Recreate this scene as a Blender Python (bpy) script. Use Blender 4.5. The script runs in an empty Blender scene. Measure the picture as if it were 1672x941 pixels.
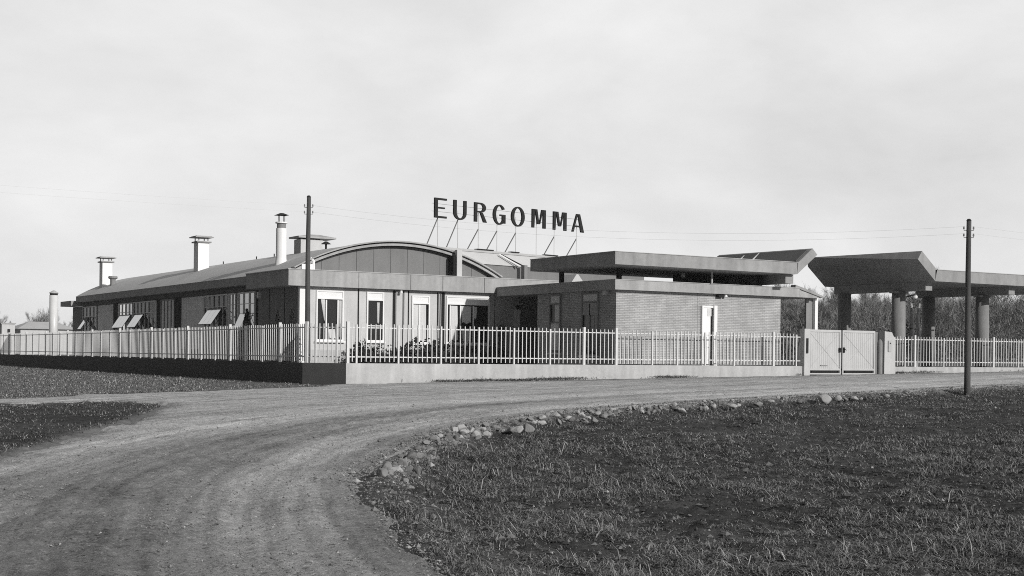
import bpy, bmesh, math, random
import numpy as np
from mathutils import Matrix, Vector
random.seed(7); rng = np.random.default_rng(11)
S = bpy.context.scene
COL = S.collection
R = math.radians

# ------------------------------------------------------------------ materials (all grey: the photograph is black and white)
MATS = {}
def mat(name, base, rough=.85, var=.18, scale=1.5, bump=0., bscale=30, spec=.3, streak=0., metal=0.):
    if name in MATS: return MATS[name]
    m = bpy.data.materials.new(name); m.use_nodes = True
    N, L = m.node_tree.nodes, m.node_tree.links
    b = N['Principled BSDF']; b.inputs['Roughness'].default_value = rough
    b.inputs['Specular IOR Level'].default_value = spec; b.inputs['Metallic'].default_value = metal
    g = N.new('ShaderNodeNewGeometry')
    def noise(sc, det, mp=None):
        n = N.new('ShaderNodeTexNoise'); n.inputs['Scale'].default_value = sc; n.inputs['Detail'].default_value = det
        if mp:
            q = N.new('ShaderNodeMapping'); q.inputs['Scale'].default_value = mp
            L.new(g.outputs['Position'], q.inputs[0]); L.new(q.outputs[0], n.inputs['Vector'])
        else: L.new(g.outputs['Position'], n.inputs['Vector'])
        return n.outputs['Fac']
    def mth(op, a, c):
        n = N.new('ShaderNodeMath'); n.operation = op
        for i, x in enumerate((a, c)):
            if isinstance(x, (int, float)): n.inputs[i].default_value = x
            else: L.new(x, n.inputs[i])
        return n.outputs[0]
    f = mth('ADD', mth('MULTIPLY', noise(scale, 5), .6), mth('MULTIPLY', noise(scale * 9, 4), .4))
    f = mth('ADD', mth('MULTIPLY', mth('SUBTRACT', f, .5), var * 4), 1.)
    if streak:
        f = mth('ADD', f, mth('MULTIPLY', mth('SUBTRACT', noise(1., 4, (3.2, 3.2, .35)), .5), streak * 4))
    f = mth('MULTIPLY', mth('MAXIMUM', f, .15), base)
    c = N.new('ShaderNodeCombineColor')
    for i in range(3): L.new(f, c.inputs[i])
    L.new(c.outputs[0], b.inputs['Base Color'])
    if bump:
        n = N.new('ShaderNodeTexNoise'); n.inputs['Scale'].default_value = bscale; n.inputs['Detail'].default_value = 6
        L.new(g.outputs['Position'], n.inputs['Vector'])
        bp = N.new('ShaderNodeBump'); bp.inputs['Strength'].default_value = bump; bp.inputs['Distance'].default_value = .03
        L.new(n.outputs['Fac'], bp.inputs['Height']); L.new(bp.outputs[0], b.inputs['Normal'])
    MATS[name] = m
    return m

def brick_mat():
    m = bpy.data.materials.new('brick'); m.use_nodes = True
    N, L = m.node_tree.nodes, m.node_tree.links
    b = N['Principled BSDF']; b.inputs['Roughness'].default_value = .9
    g = N.new('ShaderNodeNewGeometry'); s = N.new('ShaderNodeSeparateXYZ'); L.new(g.outputs['Position'], s.inputs[0])
    a = N.new('ShaderNodeMath'); a.operation = 'ADD'; L.new(s.outputs[0], a.inputs[0]); L.new(s.outputs[1], a.inputs[1])
    c = N.new('ShaderNodeCombineXYZ'); L.new(a.outputs[0], c.inputs[0]); L.new(s.outputs[2], c.inputs[1])
    t = N.new('ShaderNodeTexBrick'); L.new(c.outputs[0], t.inputs['Vector'])
    t.inputs['Scale'].default_value = 1.; t.inputs['Brick Width'].default_value = .25; t.inputs['Row Height'].default_value = .068
    t.inputs['Mortar Size'].default_value = .011; t.inputs['Mortar Smooth'].default_value = .3; t.inputs['Bias'].default_value = .1
    t.inputs['Color1'].default_value = (.46,)*3 + (1,); t.inputs['Color2'].default_value = (.37,)*3 + (1,)
    t.inputs['Mortar'].default_value = (.27,)*3 + (1,)
    n = N.new('ShaderNodeTexNoise'); n.inputs['Scale'].default_value = 1.3; n.inputs['Detail'].default_value = 6
    L.new(g.outputs['Position'], n.inputs['Vector'])
    r = N.new('ShaderNodeMapRange'); r.inputs[1].default_value = .3; r.inputs[2].default_value = .7; r.inputs[3].default_value = .8; r.inputs[4].default_value = 1.15
    L.new(n.outputs['Fac'], r.inputs[0])
    x = N.new('ShaderNodeVectorMath'); x.operation = 'SCALE'; L.new(t.outputs['Color'], x.inputs[0]); L.new(r.outputs[0], x.inputs['Scale'])
    L.new(x.outputs[0], b.inputs['Base Color'])
    bp = N.new('ShaderNodeBump'); bp.inputs['Strength'].default_value = .6; bp.inputs['Distance'].default_value = .012; bp.invert = True
    L.new(t.outputs['Fac'], bp.inputs['Height']); L.new(bp.outputs[0], b.inputs['Normal'])
    return m

def glass_mat(name, base, rough):
    m = bpy.data.materials.new(name); m.use_nodes = True
    N, L = m.node_tree.nodes, m.node_tree.links
    b = N['Principled BSDF']; b.inputs['Base Color'].default_value = (base,)*3 + (1,)
    b.inputs['Roughness'].default_value = rough; b.inputs['Specular IOR Level'].default_value = .5; b.inputs['Metallic'].default_value = .9 if base > .2 else 0
    g = N.new('ShaderNodeNewGeometry'); n = N.new('ShaderNodeTexNoise'); n.inputs['Scale'].default_value = 1.4
    L.new(g.outputs['Position'], n.inputs['Vector'])
    bp = N.new('ShaderNodeBump'); bp.inputs['Strength'].default_value = .08; L.new(n.outputs['Fac'], bp.inputs['Height']); L.new(bp.outputs[0], b.inputs['Normal'])
    return m

M_CONC = mat('fascia_concrete', .35, var=.2, scale=.7, streak=.18, bump=.15)
M_CONC_D = mat('eave_concrete', .34, var=.14, scale=.7, streak=.10, bump=.15)
M_SLABC = mat('canopy_concrete', .28, var=.2, scale=.6, streak=.16, bump=.15)
M_LOWW = mat('wall_concrete', .43, var=.18, scale=.9, streak=.16, bump=.25)
M_LOWD = mat('shaded_wall_concrete', .075, var=.2, scale=.8, streak=.12, bump=.25)  # wall concrete darkened so the colour itself carries the shade
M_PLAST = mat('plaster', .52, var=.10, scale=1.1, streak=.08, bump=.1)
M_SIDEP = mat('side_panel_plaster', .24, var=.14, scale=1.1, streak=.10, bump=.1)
M_GABLE = mat('gable_panel', .19, var=.12, scale=1.3, streak=.07)
M_BRICK = brick_mat()
M_ROOF = mat('roof_sheet', .42, var=.16, scale=.5, bump=.2, bscale=14)
M_WROOF = mat('pale_roof_sheet', .50, var=.08, scale=.5)
M_BITU = mat('bitumen', .10, var=.2, scale=.9, bump=.2)
M_WHITE = mat('white_paint', .78, rough=.55, var=.07, scale=2.)
M_FENCE = mat('fence_paint', .62, rough=.5, var=.08, scale=3.)
M_DARK = mat('dark_metal', .022, rough=.8, var=.1, spec=.15)
M_GREY = mat('grey_metal', .22, rough=.6, var=.12)
M_GALV = mat('galvanised_sheet', .42, rough=.4, var=.12, scale=2., streak=.05, spec=.5)
M_DARKP = mat('dark_opening_shadow', .012, var=.1)  # for dark gaps, and for strips painted in as shadow
M_CURT = mat('curtain', .62, var=.1, scale=2.)
M_SHADE = mat('roller_shade', .34, var=.08)
M_GLASS = glass_mat('dark_glass', .015, .04)
M_LGLASS = glass_mat('sky_bright_glass', .86, .05)  # pale mirror colour put in to give panes a bright sky reflection
M_GATE = mat('gate_board', .47, rough=.6, var=.10, scale=2.2, streak=.06)
M_WOODP = mat('pole_wood', .075, var=.25, scale=2.5, streak=.2, bump=.4)
M_COLM = mat('column_concrete', .22, var=.28, scale=1.6, streak=.2, bump=.25)
M_SOIL = None
M_BARK = mat('bark', .10, var=.25, scale=2., bump=.4)
M_PALEB = mat('pale_bark', .36, var=.22, scale=2., bump=.3)
M_TWIG = mat('twig', .17, var=.25, scale=.25)
M_TWIG2 = mat('twig_brown', .26, var=.25, scale=.25)
M_LEAF = mat('evergreen_leaf', .03, var=.3, scale=2.)
M_LEAF2 = mat('shrub_leaf', .028, var=.3, scale=2.)
M_STONE_A = mat('pale_stone', .35, var=.16, scale=9., bump=.4, bscale=25)
M_STONE_B = mat('grey_stone', .21, var=.2, scale=9., bump=.5, bscale=25)
M_STONE_C = mat('dark_stone', .14, var=.2, scale=9., bump=.5, bscale=25)
M_BL = [mat('blade_dark', .05, var=.3, scale=.6), mat('blade_mid', .20, var=.3, scale=.6), mat('blade_dry', .36, var=.2, scale=.6)]
M_TERRA = mat('clay_pot', .2, var=.15)

# ------------------------------------------------------------------ mesh builder
class MB:
    def __init__(s): s.v, s.f, s.mi = [], [], []; s.cur = 0
    def add(s, vs, fs):
        n = len(s.v); s.v += [tuple(p) for p in vs]
        for f in fs: s.f.append(tuple(n + i for i in f)); s.mi.append(s.cur)
        return s
    def hexa(s, p):            # 8 points: 4 of one end, 4 of the other
        return s.add(p, [(3, 2, 1, 0), (4, 5, 6, 7), (0, 1, 5, 4), (1, 2, 6, 5), (2, 3, 7, 6), (3, 0, 4, 7)])
    def box(s, x0, x1, y0, y1, z0, z1):
        x0, x1 = sorted((x0, x1)); y0, y1 = sorted((y0, y1)); z0, z1 = sorted((z0, z1))
        return s.hexa([(x0, y0, z0), (x1, y0, z0), (x1, y1, z0), (x0, y1, z0), (x0, y0, z1), (x1, y0, z1), (x1, y1, z1), (x0, y1, z1)])
    def tube(s, p, r, n=8, cap=True):     # p points, r radius or list
        p = [Vector(q) for q in p]; m = len(p); r = [r] * m if isinstance(r, (int, float)) else r
        vs = []; t0 = (p[-1] - p[0]).normalized()
        a = t0.orthogonal().normalized() if abs(t0.z) < .95 else Vector((1, 0, 0))
        for i in range(m):
            t = (p[min(i + 1, m - 1)] - p[max(i - 1, 0)]).normalized()
            x = (a - t * a.dot(t)).normalized(); y = t.cross(x)
            for k in range(n):
                w = 2 * math.pi * k / n; vs.append(p[i] + (x * math.cos(w) + y * math.sin(w)) * r[i])
        fs = [(i*n + k, i*n + (k+1) % n, (i+1)*n + (k+1) % n, (i+1)*n + k) for i in range(m-1) for k in range(n)]
        if cap: fs += [tuple(range(n - 1, -1, -1)), tuple((m-1)*n + k for k in range(n))]
        return s.add(vs, fs)
    def prism(s, poly, fn, d0, d1):       # convex or simple polygon, fn(a, b, d) -> point
        n = len(poly)
        vs = [fn(a, b, d0) for a, b in poly] + [fn(a, b, d1) for a, b in poly]
        fs = [tuple(range(n)), tuple(range(2*n - 1, n - 1, -1))] + [(i, n + i, n + (i+1) % n, (i+1) % n) for i in range(n)]
        return s.add(vs, fs)
    def strip(s, pairs, fn, d0, d1, closed=False):   # band between outer and inner outline, extruded
        n = len(pairs)
        vs = []
        for o, i in pairs: vs += [fn(*o, d0), fn(*i, d0), fn(*i, d1), fn(*o, d1)]
        fs = []
        for k in range(n if closed else n - 1):
            a, b = 4*k, 4*((k+1) % n)
            fs += [(a, b, b+1, a+1), (a+1, b+1, b+2, a+2), (a+2, b+2, b+3, a+3), (a+3, b+3, b, a)]
        if not closed: fs += [(0, 1, 2, 3), (4*n-1, 4*n-2, 4*n-3, 4*n-4)]
        return s.add(vs, fs)
    def build(s, name, m, parent=None, origin=(0, 0, 0), smooth=False):
        me = bpy.data.meshes.new(name)
        o = Vector(origin)
        me.from_pydata([tuple(Vector(p) - o) for p in s.v], [], s.f)
        for q in (m if isinstance(m, (list, tuple)) else [m]): me.materials.append(q)
        if isinstance(m, (list, tuple)): me.polygons.foreach_set('material_index', s.mi)
        bm = bmesh.new(); bm.from_mesh(me); bmesh.ops.recalc_face_normals(bm, faces=bm.faces); bm.to_mesh(me); bm.free()
        if smooth: me.polygons.foreach_set('use_smooth', [True] * len(me.polygons)); 
        ob = bpy.data.objects.new(name, me); COL.objects.link(ob)
        if parent is not None: ob.parent = parent
        else: ob.location = o
        return ob
def np_mesh(name, V, F, mats, mi=None, smooth=False):
    me = bpy.data.meshes.new(name)
    k = F.shape[1]
    me.vertices.add(len(V)); me.vertices.foreach_set('co', V.astype(np.float32).ravel())
    me.loops.add(F.size); me.loops.foreach_set('vertex_index', F.astype(np.int32).ravel())
    me.polygons.add(len(F)); me.polygons.foreach_set('loop_start', np.arange(0, F.size, k, dtype=np.int32))
    for m in mats: me.materials.append(m)
    if mi is not None: me.polygons.foreach_set('material_index', mi.astype(np.int32))
    me.polygons.foreach_set('use_smooth', np.full(len(F), smooth))
    me.update(calc_edges=True); me.validate()
    return me
def link(name, me, parent=None, loc=(0, 0, 0)):
    o = bpy.data.objects.new(name, me); COL.objects.link(o); o.location = loc
    if parent is not None: o.parent = parent
    return o
def tag(o, label, cat, group=None):
    o['label'] = label; o['category'] = cat
    if group: o['group'] = group
    return o
def thing(name, loc, label, cat, group=None, rz=0):
    o = bpy.data.objects.new(name, None); COL.objects.link(o); o.location = loc; o.rotation_euler = (0, 0, rz); o.empty_display_size = .3
    return tag(o, label, cat, group)
def copy_thing(src, loc, rz=0, sc=1., label=None):
    r = src.copy(); COL.objects.link(r); r.location = loc; r.rotation_euler = (0, 0, rz); r.scale = (sc,) * 3
    if label: r['label'] = label
    for ch in list(src.children):
        c = ch.copy(); COL.objects.link(c); c.parent = r
        for g in ch.children:
            d = g.copy(); COL.objects.link(d); d.parent = c
    return r

# ------------------------------------------------------------------ camera, light, sky
CAM = Vector((-19.9, -42.9, 1.12)); YAW = R(31.9)
cd = bpy.data.cameras.new('camera'); co = bpy.data.objects.new('camera', cd); COL.objects.link(co); S.camera = co
cd.sensor_width = 36; cd.lens = 2200 / 1672 * 36; cd.shift_y = (578.5 - 470.5) / 1672; cd.clip_end = 9000; cd.clip_start = .1
co.matrix_world = Matrix.Translation(CAM) @ Matrix.Rotation(-YAW, 4, 'Z') @ Matrix.Rotation(R(90), 4, 'X') @ Matrix.Rotation(.011, 4, 'Z')
ELEV = R(20); AZ = math.atan2(.14, -.99)
sun = bpy.data.lights.new('sun', 'SUN'); sun.energy = 2.6; sun.angle = R(.6); sun.color = (1, .985, .96)
so = bpy.data.objects.new('sun', sun); COL.objects.link(so)
sd = Vector((math.sin(AZ) * math.cos(ELEV), math.cos(AZ) * math.cos(ELEV), math.sin(ELEV)))
so.rotation_euler = sd.to_track_quat('Z', 'Y').to_euler(); so.location = sd * 60
W = bpy.data.worlds.new('World'); S.world = W; W.use_nodes = True
N, L = W.node_tree.nodes, W.node_tree.links
bg = N['Background']; bg.inputs['Strength'].default_value = .1
sk = N.new('ShaderNodeTexSky'); sk.sky_type = 'NISHITA'; sk.sun_disc = False; sk.sun_elevation = ELEV; sk.sun_rotation = AZ
bw = N.new('ShaderNodeRGBToBW'); L.new(sk.outputs[0], bw.inputs[0])
tc = N.new('ShaderNodeTexCoord')
def wm(op, a, b, c=None):
    n = N.new('ShaderNodeMath'); n.operation = op
    for i, x in enumerate((a, b, c)):
        if x is None: continue
        if isinstance(x, (int, float)): n.inputs[i].default_value = x
        else: L.new(x, n.inputs[i])
    return n.outputs[0]
def wn(sc, det, mp, ro=.55, dist=.3):
    q = N.new('ShaderNodeMapping'); q.inputs['Scale'].default_value = mp; q.inputs['Location'].default_value = (3.1, 1.7, .4)
    L.new(tc.outputs['Generated'], q.inputs[0])
    n = N.new('ShaderNodeTexNoise'); n.inputs['Scale'].default_value = sc; n.inputs['Detail'].default_value = det
    n.inputs['Roughness'].default_value = ro; n.inputs['Distortion'].default_value = dist
    L.new(q.outputs[0], n.inputs['Vector']); return n.outputs['Fac']
cl = wm('ADD', wm('MULTIPLY', wn(2.6, 7, (1, 1, 2.2)), .7), wm('MULTIPLY', wn(9., 6, (1, 1, 2.0)), .3))
dp = N.new('ShaderNodeVectorMath'); dp.operation = 'DOT_PRODUCT'; L.new(tc.outputs['Generated'], dp.inputs[0])
dp.inputs[1].default_value = Vector((.93, .30, .22)).normalized()
mr = N.new('ShaderNodeMapRange'); mr.interpolation_type = 'SMOOTHSTEP'
mr.inputs[1].default_value = -.45; mr.inputs[2].default_value = .60; mr.inputs[3].default_value = .05; mr.inputs[4].default_value = 1.
L.new(dp.outputs['Value'], mr.inputs[0])
cloud = wm('MULTIPLY', wm('ADD', 6.3, wm('MULTIPLY', wm('SUBTRACT', cl, .5), 6.)), mr.outputs[0])
mx = N.new('ShaderNodeMix'); mx.data_type = 'FLOAT'; mx.inputs[0].default_value = .88
L.new(bw.outputs[0], mx.inputs[2]); L.new(cloud, mx.inputs[3])
cc = N.new('ShaderNodeCombineColor')
for i in range(3): L.new(mx.outputs[0], cc.inputs[i])
L.new(cc.outputs[0], bg.inputs['Color'])
S.view_settings.view_transform = 'Standard'; S.view_settings.look = 'None'; S.view_settings.exposure = .38; S.view_settings.gamma = 1
S.view_settings.use_curve_mapping = False
S.cycles.max_bounces = 6; S.cycles.use_denoising = False; S.cycles.pixel_filter_type = 'BLACKMAN_HARRIS'; S.cycles.filter_width = 1.0

# ------------------------------------------------------------------ ground
def vnoise(x, y, seed=0):
    xi = np.floor(x).astype(np.int64); yi = np.floor(y).astype(np.int64); fx = x - xi; fy = y - yi
    fx = fx*fx*(3-2*fx); fy = fy*fy*(3-2*fy)
    def h(a, b):
        n = (a * 374761393 + b * 668265263 + seed * 974634777) & 0x7fffffff
        n = ((n ^ (n >> 13)) * 1274126177) & 0x7fffffff
        return ((n ^ (n >> 16)) & 0xffff) / 65535.
    return (h(xi, yi)*(1-fx) + h(xi+1, yi)*fx)*(1-fy) + (h(xi, yi+1)*(1-fx) + h(xi+1, yi+1)*fx)*fy
def fbm(x, y, o=4, seed=0):
    r = 0; a = .5
    for i in range(o): r = r + a * vnoise(x * 2**i + i*17.3, y * 2**i + i*9.1, seed + i); a *= .5
    return r
def sstep(a, b, x):
    t = np.clip((x - a) / (b - a), 0, 1); return t*t*(3-2*t)
RIGHT = [(-27, -70), (-23, -57), (-19.3, -46), (-17, -39.5), (-15.48, -35.13), (-15.17, -34.08), (-14.6, -32.44), (-14.04, -30.94), (-13.49, -29.63), (-12.64, -28.11),
         (-11.68, -26.68), (-9.92, -24.25), (-7.8, -21.9), (-5.44, -20.02), (-2.78, -18.35), (.29, -17.28), (3.56, -16.21), (7.85, -15.22),
         (12.58, -14.2), (16.0, -13.3), (19.6, -12.7), (30, -10.5), (45, -8), (90, -5)]
LEFTP = [(90, -.2), (-.6, -.2), (-1.8, -1.73), (-4.3, -2.7), (-6.9, -3.5), (-9.8, -4.3), (-12.6, -5.8), (-30, -13), (-60, -28), (-60, -31), (-30, -15.6), (-13.2, -8.6), (-10.6, -8.45),
         (-9.76, -10.3), (-9.97, -11.6), (-11.23, -14.57), (-12.47, -17.1), (-13.84, -19.7), (-15.26, -22.4), (-16.22, -24.2), (-21, -34), (-26, -45), (-33, -70)]
ROAD = np.array(RIGHT + LEFTP, float); RP = np.array(RIGHT, float)
def seg_dist(x, y, P, closed):
    best = np.full(x.shape, 1e9); along = np.zeros(x.shape); acc = 0.
    n = len(P)
    for i in range(n if closed else n - 1):
        a, b = P[i], P[(i+1) % n]; d = b - a; l2 = d @ d
        t = np.clip(((x - a[0])*d[0] + (y - a[1])*d[1]) / l2, 0, 1)
        q = np.hypot(x - a[0] - t*d[0], y - a[1] - t*d[1])
        m = q < best; best = np.where(m, q, best); along = np.where(m, acc + t*math.sqrt(l2), along); acc += math.sqrt(l2)
    return best, along
def inside(x, y, P):
    r = np.zeros(x.shape, bool); n = len(P)
    for i in range(n):
        (x0, y0), (x1, y1) = P[i], P[(i+1) % n]
        if y0 == y1: continue
        c = ((y0 > y) != (y1 > y)) & (x < (x1 - x0) * (y - y0) / (y1 - y0) + x0); r ^= c
    return r
FIELD = np.array(RIGHT + [(90, -90), (-27, -90)], float)
def road_sd(x, y):       # > 0 inside the road
    d, _ = seg_dist(x, y, ROAD, True); return np.where(inside(x, y, ROAD), d, -d)
def field_sd(x, y):      # > 0 inside the dark field on the right
    d, s = seg_dist(x, y, RP, False); return np.where(inside(x, y, FIELD), d, -d), s
def gz(x, y): return .015 * np.clip(x, -60, 70) + .0035 * np.clip(y, -60, 0)
def ground_h(x, y, rs=None, fs=None):
    if rs is None: rs = road_sd(x, y)
    if fs is None: fs = field_sd(x, y)[0]
    near = np.exp(-(np.hypot(x + 8, y + 22) / 60)**2)
    z = gz(x, y)
    rough = (fbm(x*1.3, y*1.3, 3, 5) - .44) * .16 + (fbm(x*5, y*5, 4, 9) - .45) * .16
    fi = sstep(.0, .9, fs + (fbm(x*2.2, y*2.2, 3, 3) - .45) * .5)
    z = z - .20 * fi * sstep(60, 20, x)
    z = z + rough * near * (.45 + .55 * fi) * sstep(.15, -.15, rs)
    z = z - .10 * sstep(-.2, .35, rs)
    z = np.where((y > .12) & (x > -1) & (y < 62) & (x < 50), np.minimum(z, .25), z)
    return z
def axis(lo, hi, st, far):
    a = list(np.arange(lo, hi + 1e-6, st)); s = st
    while a[-1] < far: s *= 1.35; a.append(a[-1] + s)
    s = st
    while a[0] > -far: s *= 1.35; a.insert(0, a[0] - s)
    return np.array(a)
ax = axis(-30, 34, .13, 1400); ay = axis(-46, 3, .13, 1400)
# finer strip near the camera's foreground
ax = np.unique(np.concatenate([ax, np.arange(-24, -5, .065)])); ay = np.unique(np.concatenate([ay, np.arange(-37, -17, .065)]))
X, Y = np.meshgrid(ax, ay); RS = road_sd(X, Y); FS, AL = field_sd(X, Y)
Z = ground_h(X, Y, RS, FS)
nx, ny = len(ax), len(ay)
I = np.arange(nx*ny).reshape(ny, nx)
F = np.stack([I[:-1, :-1], I[:-1, 1:], I[1:, 1:], I[1:, :-1]], -1).reshape(-1, 4)

def soil_mat():
    m = bpy.data.materials.new('soil'); m.use_nodes = True
    N, L = m.node_tree.nodes, m.node_tree.links; b = N['Principled BSDF']; b.inputs['Roughness'].default_value = 1; b.inputs['Specular IOR Level'].default_value = .05
    g = N.new('ShaderNodeNewGeometry')
    def nz(sc, det, ro=.6):
        n = N.new('ShaderNodeTexNoise'); n.inputs['Scale'].default_value = sc; n.inputs['Detail'].default_value = det; n.inputs['Roughness'].default_value = ro
        L.new(g.outputs['Position'], n.inputs['Vector']); return n.outputs['Fac']
    def mth(op, a, c):
        n = N.new('ShaderNodeMath'); n.operation = op
        for i, x in enumerate((a, c)):
            if isinstance(x, (int, float)): n.inputs[i].default_value = x
            else: L.new(x, n.inputs[i])
        return n.outputs[0]
    a = mth('ADD', mth('MULTIPLY', nz(.35, 5), .4), mth('MULTIPLY', nz(7, 8, .7), .6))
    r = N.new('ShaderNodeMapRange'); r.inputs[1].default_value = .32; r.inputs[2].default_value = .70; r.inputs[3].default_value = .016; r.inputs[4].default_value = .10
    L.new(a, r.inputs[0])
    pa = N.new('ShaderNodeVertexColor'); pa.layer_name = 'pale'
    sp = N.new('ShaderNodeSeparateColor'); L.new(pa.outputs[0], sp.inputs[0])
    v = mth('ADD', r.outputs[0], mth('MULTIPLY', sp.outputs[0], mth('MULTIPLY', nz(5, 6, .7), .42)))
    c = N.new('ShaderNodeCombineColor')
    for i in range(3): L.new(v, c.inputs[i])
    L.new(c.outputs[0], b.inputs['Base Color'])
    bp = N.new('ShaderNodeBump'); bp.inputs['Strength'].default_value = .9; bp.inputs['Distance'].default_value = .04
    L.new(nz(16, 8, .7), bp.inputs['Height']); L.new(bp.outputs[0], b.inputs['Normal'])
    return m
M_SOIL = soil_mat()
me = np_mesh('ground', np.stack([X.ravel(), Y.ravel(), Z.ravel()], 1), F, [M_SOIL], smooth=True)
# pale dry rubble on the bank between road and field, and in the dry verges
pale = (.25 + .75*sstep(42, 46, AL)) * sstep(-.3, .0, FS) * sstep(.5, .12, FS + (fbm(X*2.5, Y*2.5, 3, 31) - .45) * .8) * .6
verge = sstep(-11, -6, Y) * sstep(.3, -.6, RS) * (X < -1) * (.25 + .3 * fbm(X*1.5, Y*1.5, 3, 8))
edge = sstep(-.5, -.05, RS) * (FS < -.2) * .5
pv = np.clip(np.maximum(np.maximum(pale, verge), edge), 0, 1)
pv = np.where((Y > 0.1) & (X > -1), .35, pv)
ca = me.color_attributes.new('pale', 'FLOAT_COLOR', 'POINT')
ca.data.foreach_set('color', np.repeat(pv.ravel(), 4).astype(np.float32))
g = link('ground', me); g['kind'] = 'structure'

def road_mat():
    m = bpy.data.materials.new('packed_dirt'); m.use_nodes = True
    N, L = m.node_tree.nodes, m.node_tree.links; b = N['Principled BSDF']; b.inputs['Roughness'].default_value = .95; b.inputs['Specular IOR Level'].default_value = .15
    g = N.new('ShaderNodeNewGeometry'); at = N.new('ShaderNodeAttribute'); at.attribute_name = 'lane'
    def nz(src, sc, det, ro=.6, mp=None):
        n = N.new('ShaderNodeTexNoise'); n.inputs['Scale'].default_value = sc; n.inputs['Detail'].default_value = det; n.inputs['Roughness'].default_value = ro
        if mp:
            q = N.new('ShaderNodeMapping'); q.inputs['Scale'].default_value = mp; L.new(src, q.inputs[0]); src = q.outputs[0]
        L.new(src, n.inputs['Vector']); return n.outputs['Fac']
    def mth(op, a, c):
        n = N.new('ShaderNodeMath'); n.operation = op
        for i, x in enumerate((a, c)):
            if isinstance(x, (int, float)): n.inputs[i].default_value = x
            else: L.new(x, n.inputs[i])
        return n.outputs[0]
    P = g.outputs['Position']
    lane = N.new('ShaderNodeSeparateXYZ'); L.new(at.outputs['Vector'], lane.inputs[0])
    st = nz(at.outputs['Vector'], 1., 6, .6, (2.6, .10, 1))     # long wheel streaks along the road
    st2 = nz(at.outputs['Vector'], 1., 5, .6, (7., .25, 1))
    big = nz(P, .6, 6, .65); fine = nz(P, 11, 8, .75); grit = nz(P, 48, 4, .8)
    v = mth('ADD', mth('MULTIPLY', mth('SUBTRACT', st, .5), 1.5), mth('MULTIPLY', mth('SUBTRACT', st2, .5), .9))
    v = mth('ADD', v, mth('MULTIPLY', mth('SUBTRACT', big, .5), .9))
    v = mth('ADD', v, mth('MULTIPLY', mth('SUBTRACT', fine, .5), 1.5))
    v = mth('ADD', v, mth('MULTIPLY', mth('SUBTRACT', grit, .5), 1.3))
    def speck(sc, lo, hi, gain):
        r = N.new('ShaderNodeMapRange'); r.inputs[1].default_value = lo; r.inputs[2].default_value = hi; r.inputs[3].default_value = 0; r.inputs[4].default_value = gain
        L.new(nz(P, sc, 2, .6), r.inputs[0]); return r.outputs[0]
    v = mth('ADD', v, speck(34, .60, .66, .55)); v = mth('ADD', v, speck(27, .40, .33, -.45)); v = mth('ADD', v, speck(9, .38, .32, -.3))
    v = mth('MULTIPLY', mth('MAXIMUM', mth('ADD', v, 1.), .25), lane.outputs[2])
    c = N.new('ShaderNodeCombineColor')
    for i in range(3): L.new(v, c.inputs[i])
    L.new(c.outputs[0], b.inputs['Base Color'])
    bp = N.new('ShaderNodeBump'); bp.inputs['Strength'].default_value = 1.; bp.inputs['Distance'].default_value = .04
    L.new(mth('ADD', fine, mth('MULTIPLY', grit, .35)), bp.inputs['Height']); L.new(bp.outputs[0], b.inputs['Normal'])
    return m
keep = (RS > -.35) & (X > -62) & (X < 95) & (Y > -75)
fk = keep.ravel()[F].all(1)
idx = np.unique(F[fk]); remap = np.full(nx*ny, -1); remap[idx] = np.arange(len(idx))
xr, yr, rs, fs, al = X.ravel()[idx], Y.ravel()[idx], RS.ravel()[idx], FS.ravel()[idx], AL.ravel()[idx]
across = -fs
en = rs + (fbm(xr*1.1, yr*1.1, 3, 21) - .45) * .7 + (fbm(xr*4, yr*4, 3, 22) - .45) * .35
en = np.where(yr > -1.2, np.maximum(en, rs + .2), en)
wob = across + (fbm(xr*.22, yr*.22, 2, 47) - .38)*.7
ruts = -.035*np.exp(-((wob - 1.1)/.4)**2) - .035*np.exp(-((wob - 4.4)/.45)**2) + .03*np.exp(-((wob - 2.6)/.6)**2) + (.008*np.sin(wob*9.3) + .006*np.sin(wob*23 + 1) + .005*np.sin(wob*41))*fbm(xr*.7, yr*.7, 3, 48)*1.8*sstep(75, 45, al)
zr = gz(xr, yr) + .02 + ruts + (fbm(xr*.9, yr*.9, 3, 41) - .44)*.05 + (fbm(xr*6, yr*6, 3, 43) - .44)*(.035 + .05*np.exp(-((across - 2.5 - .3*np.sin(al*.2))/1.0)**2)) - .16*sstep(.3, -.2, en)
mid = np.exp(-((across - 2.5 - .3*np.sin(al*.2))/1.0)**2) * sstep(78, 52, al) 
tone = .40 - .15*mid*(.6 + .8*fbm(xr*.8, yr*.8, 3, 51)) + .10*np.exp(-((across - .95)/.5)**2) + .09*np.exp(-((across - 4.5)/.8)**2)
tone = tone - .09*sstep(.7, .05, en)
tone = tone + .06*sstep(54, 68, al)*np.exp(-((across - 1.6)/1.1)**2)
tone = tone - .16*sstep(-2.2, -.5, yr)*np.clip(fbm(xr*.3, yr*1.3, 3, 77)*2.2 - .35, 0, 1)*(xr > -.5)
tone = tone - .10*np.exp(-((across - .5)/.7)**2)*np.clip(fbm(xr*.5, yr*.5, 3, 79)*2.4 - .6, 0, 1)
tone = tone * (.78 + .24*sstep(38, 62, al))
me = np_mesh('dirt_road', np.stack([xr, yr, zr], 1), remap[F[fk]], [road_mat()], smooth=True)
a = me.attributes.new('lane', 'FLOAT_VECTOR', 'POINT')
a.data.foreach_set('vector', np.stack([across, al, np.clip(tone, .06, .5)], 1).astype(np.float32).ravel())
o = link('dirt_road', me); o['kind'] = 'structure'
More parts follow.
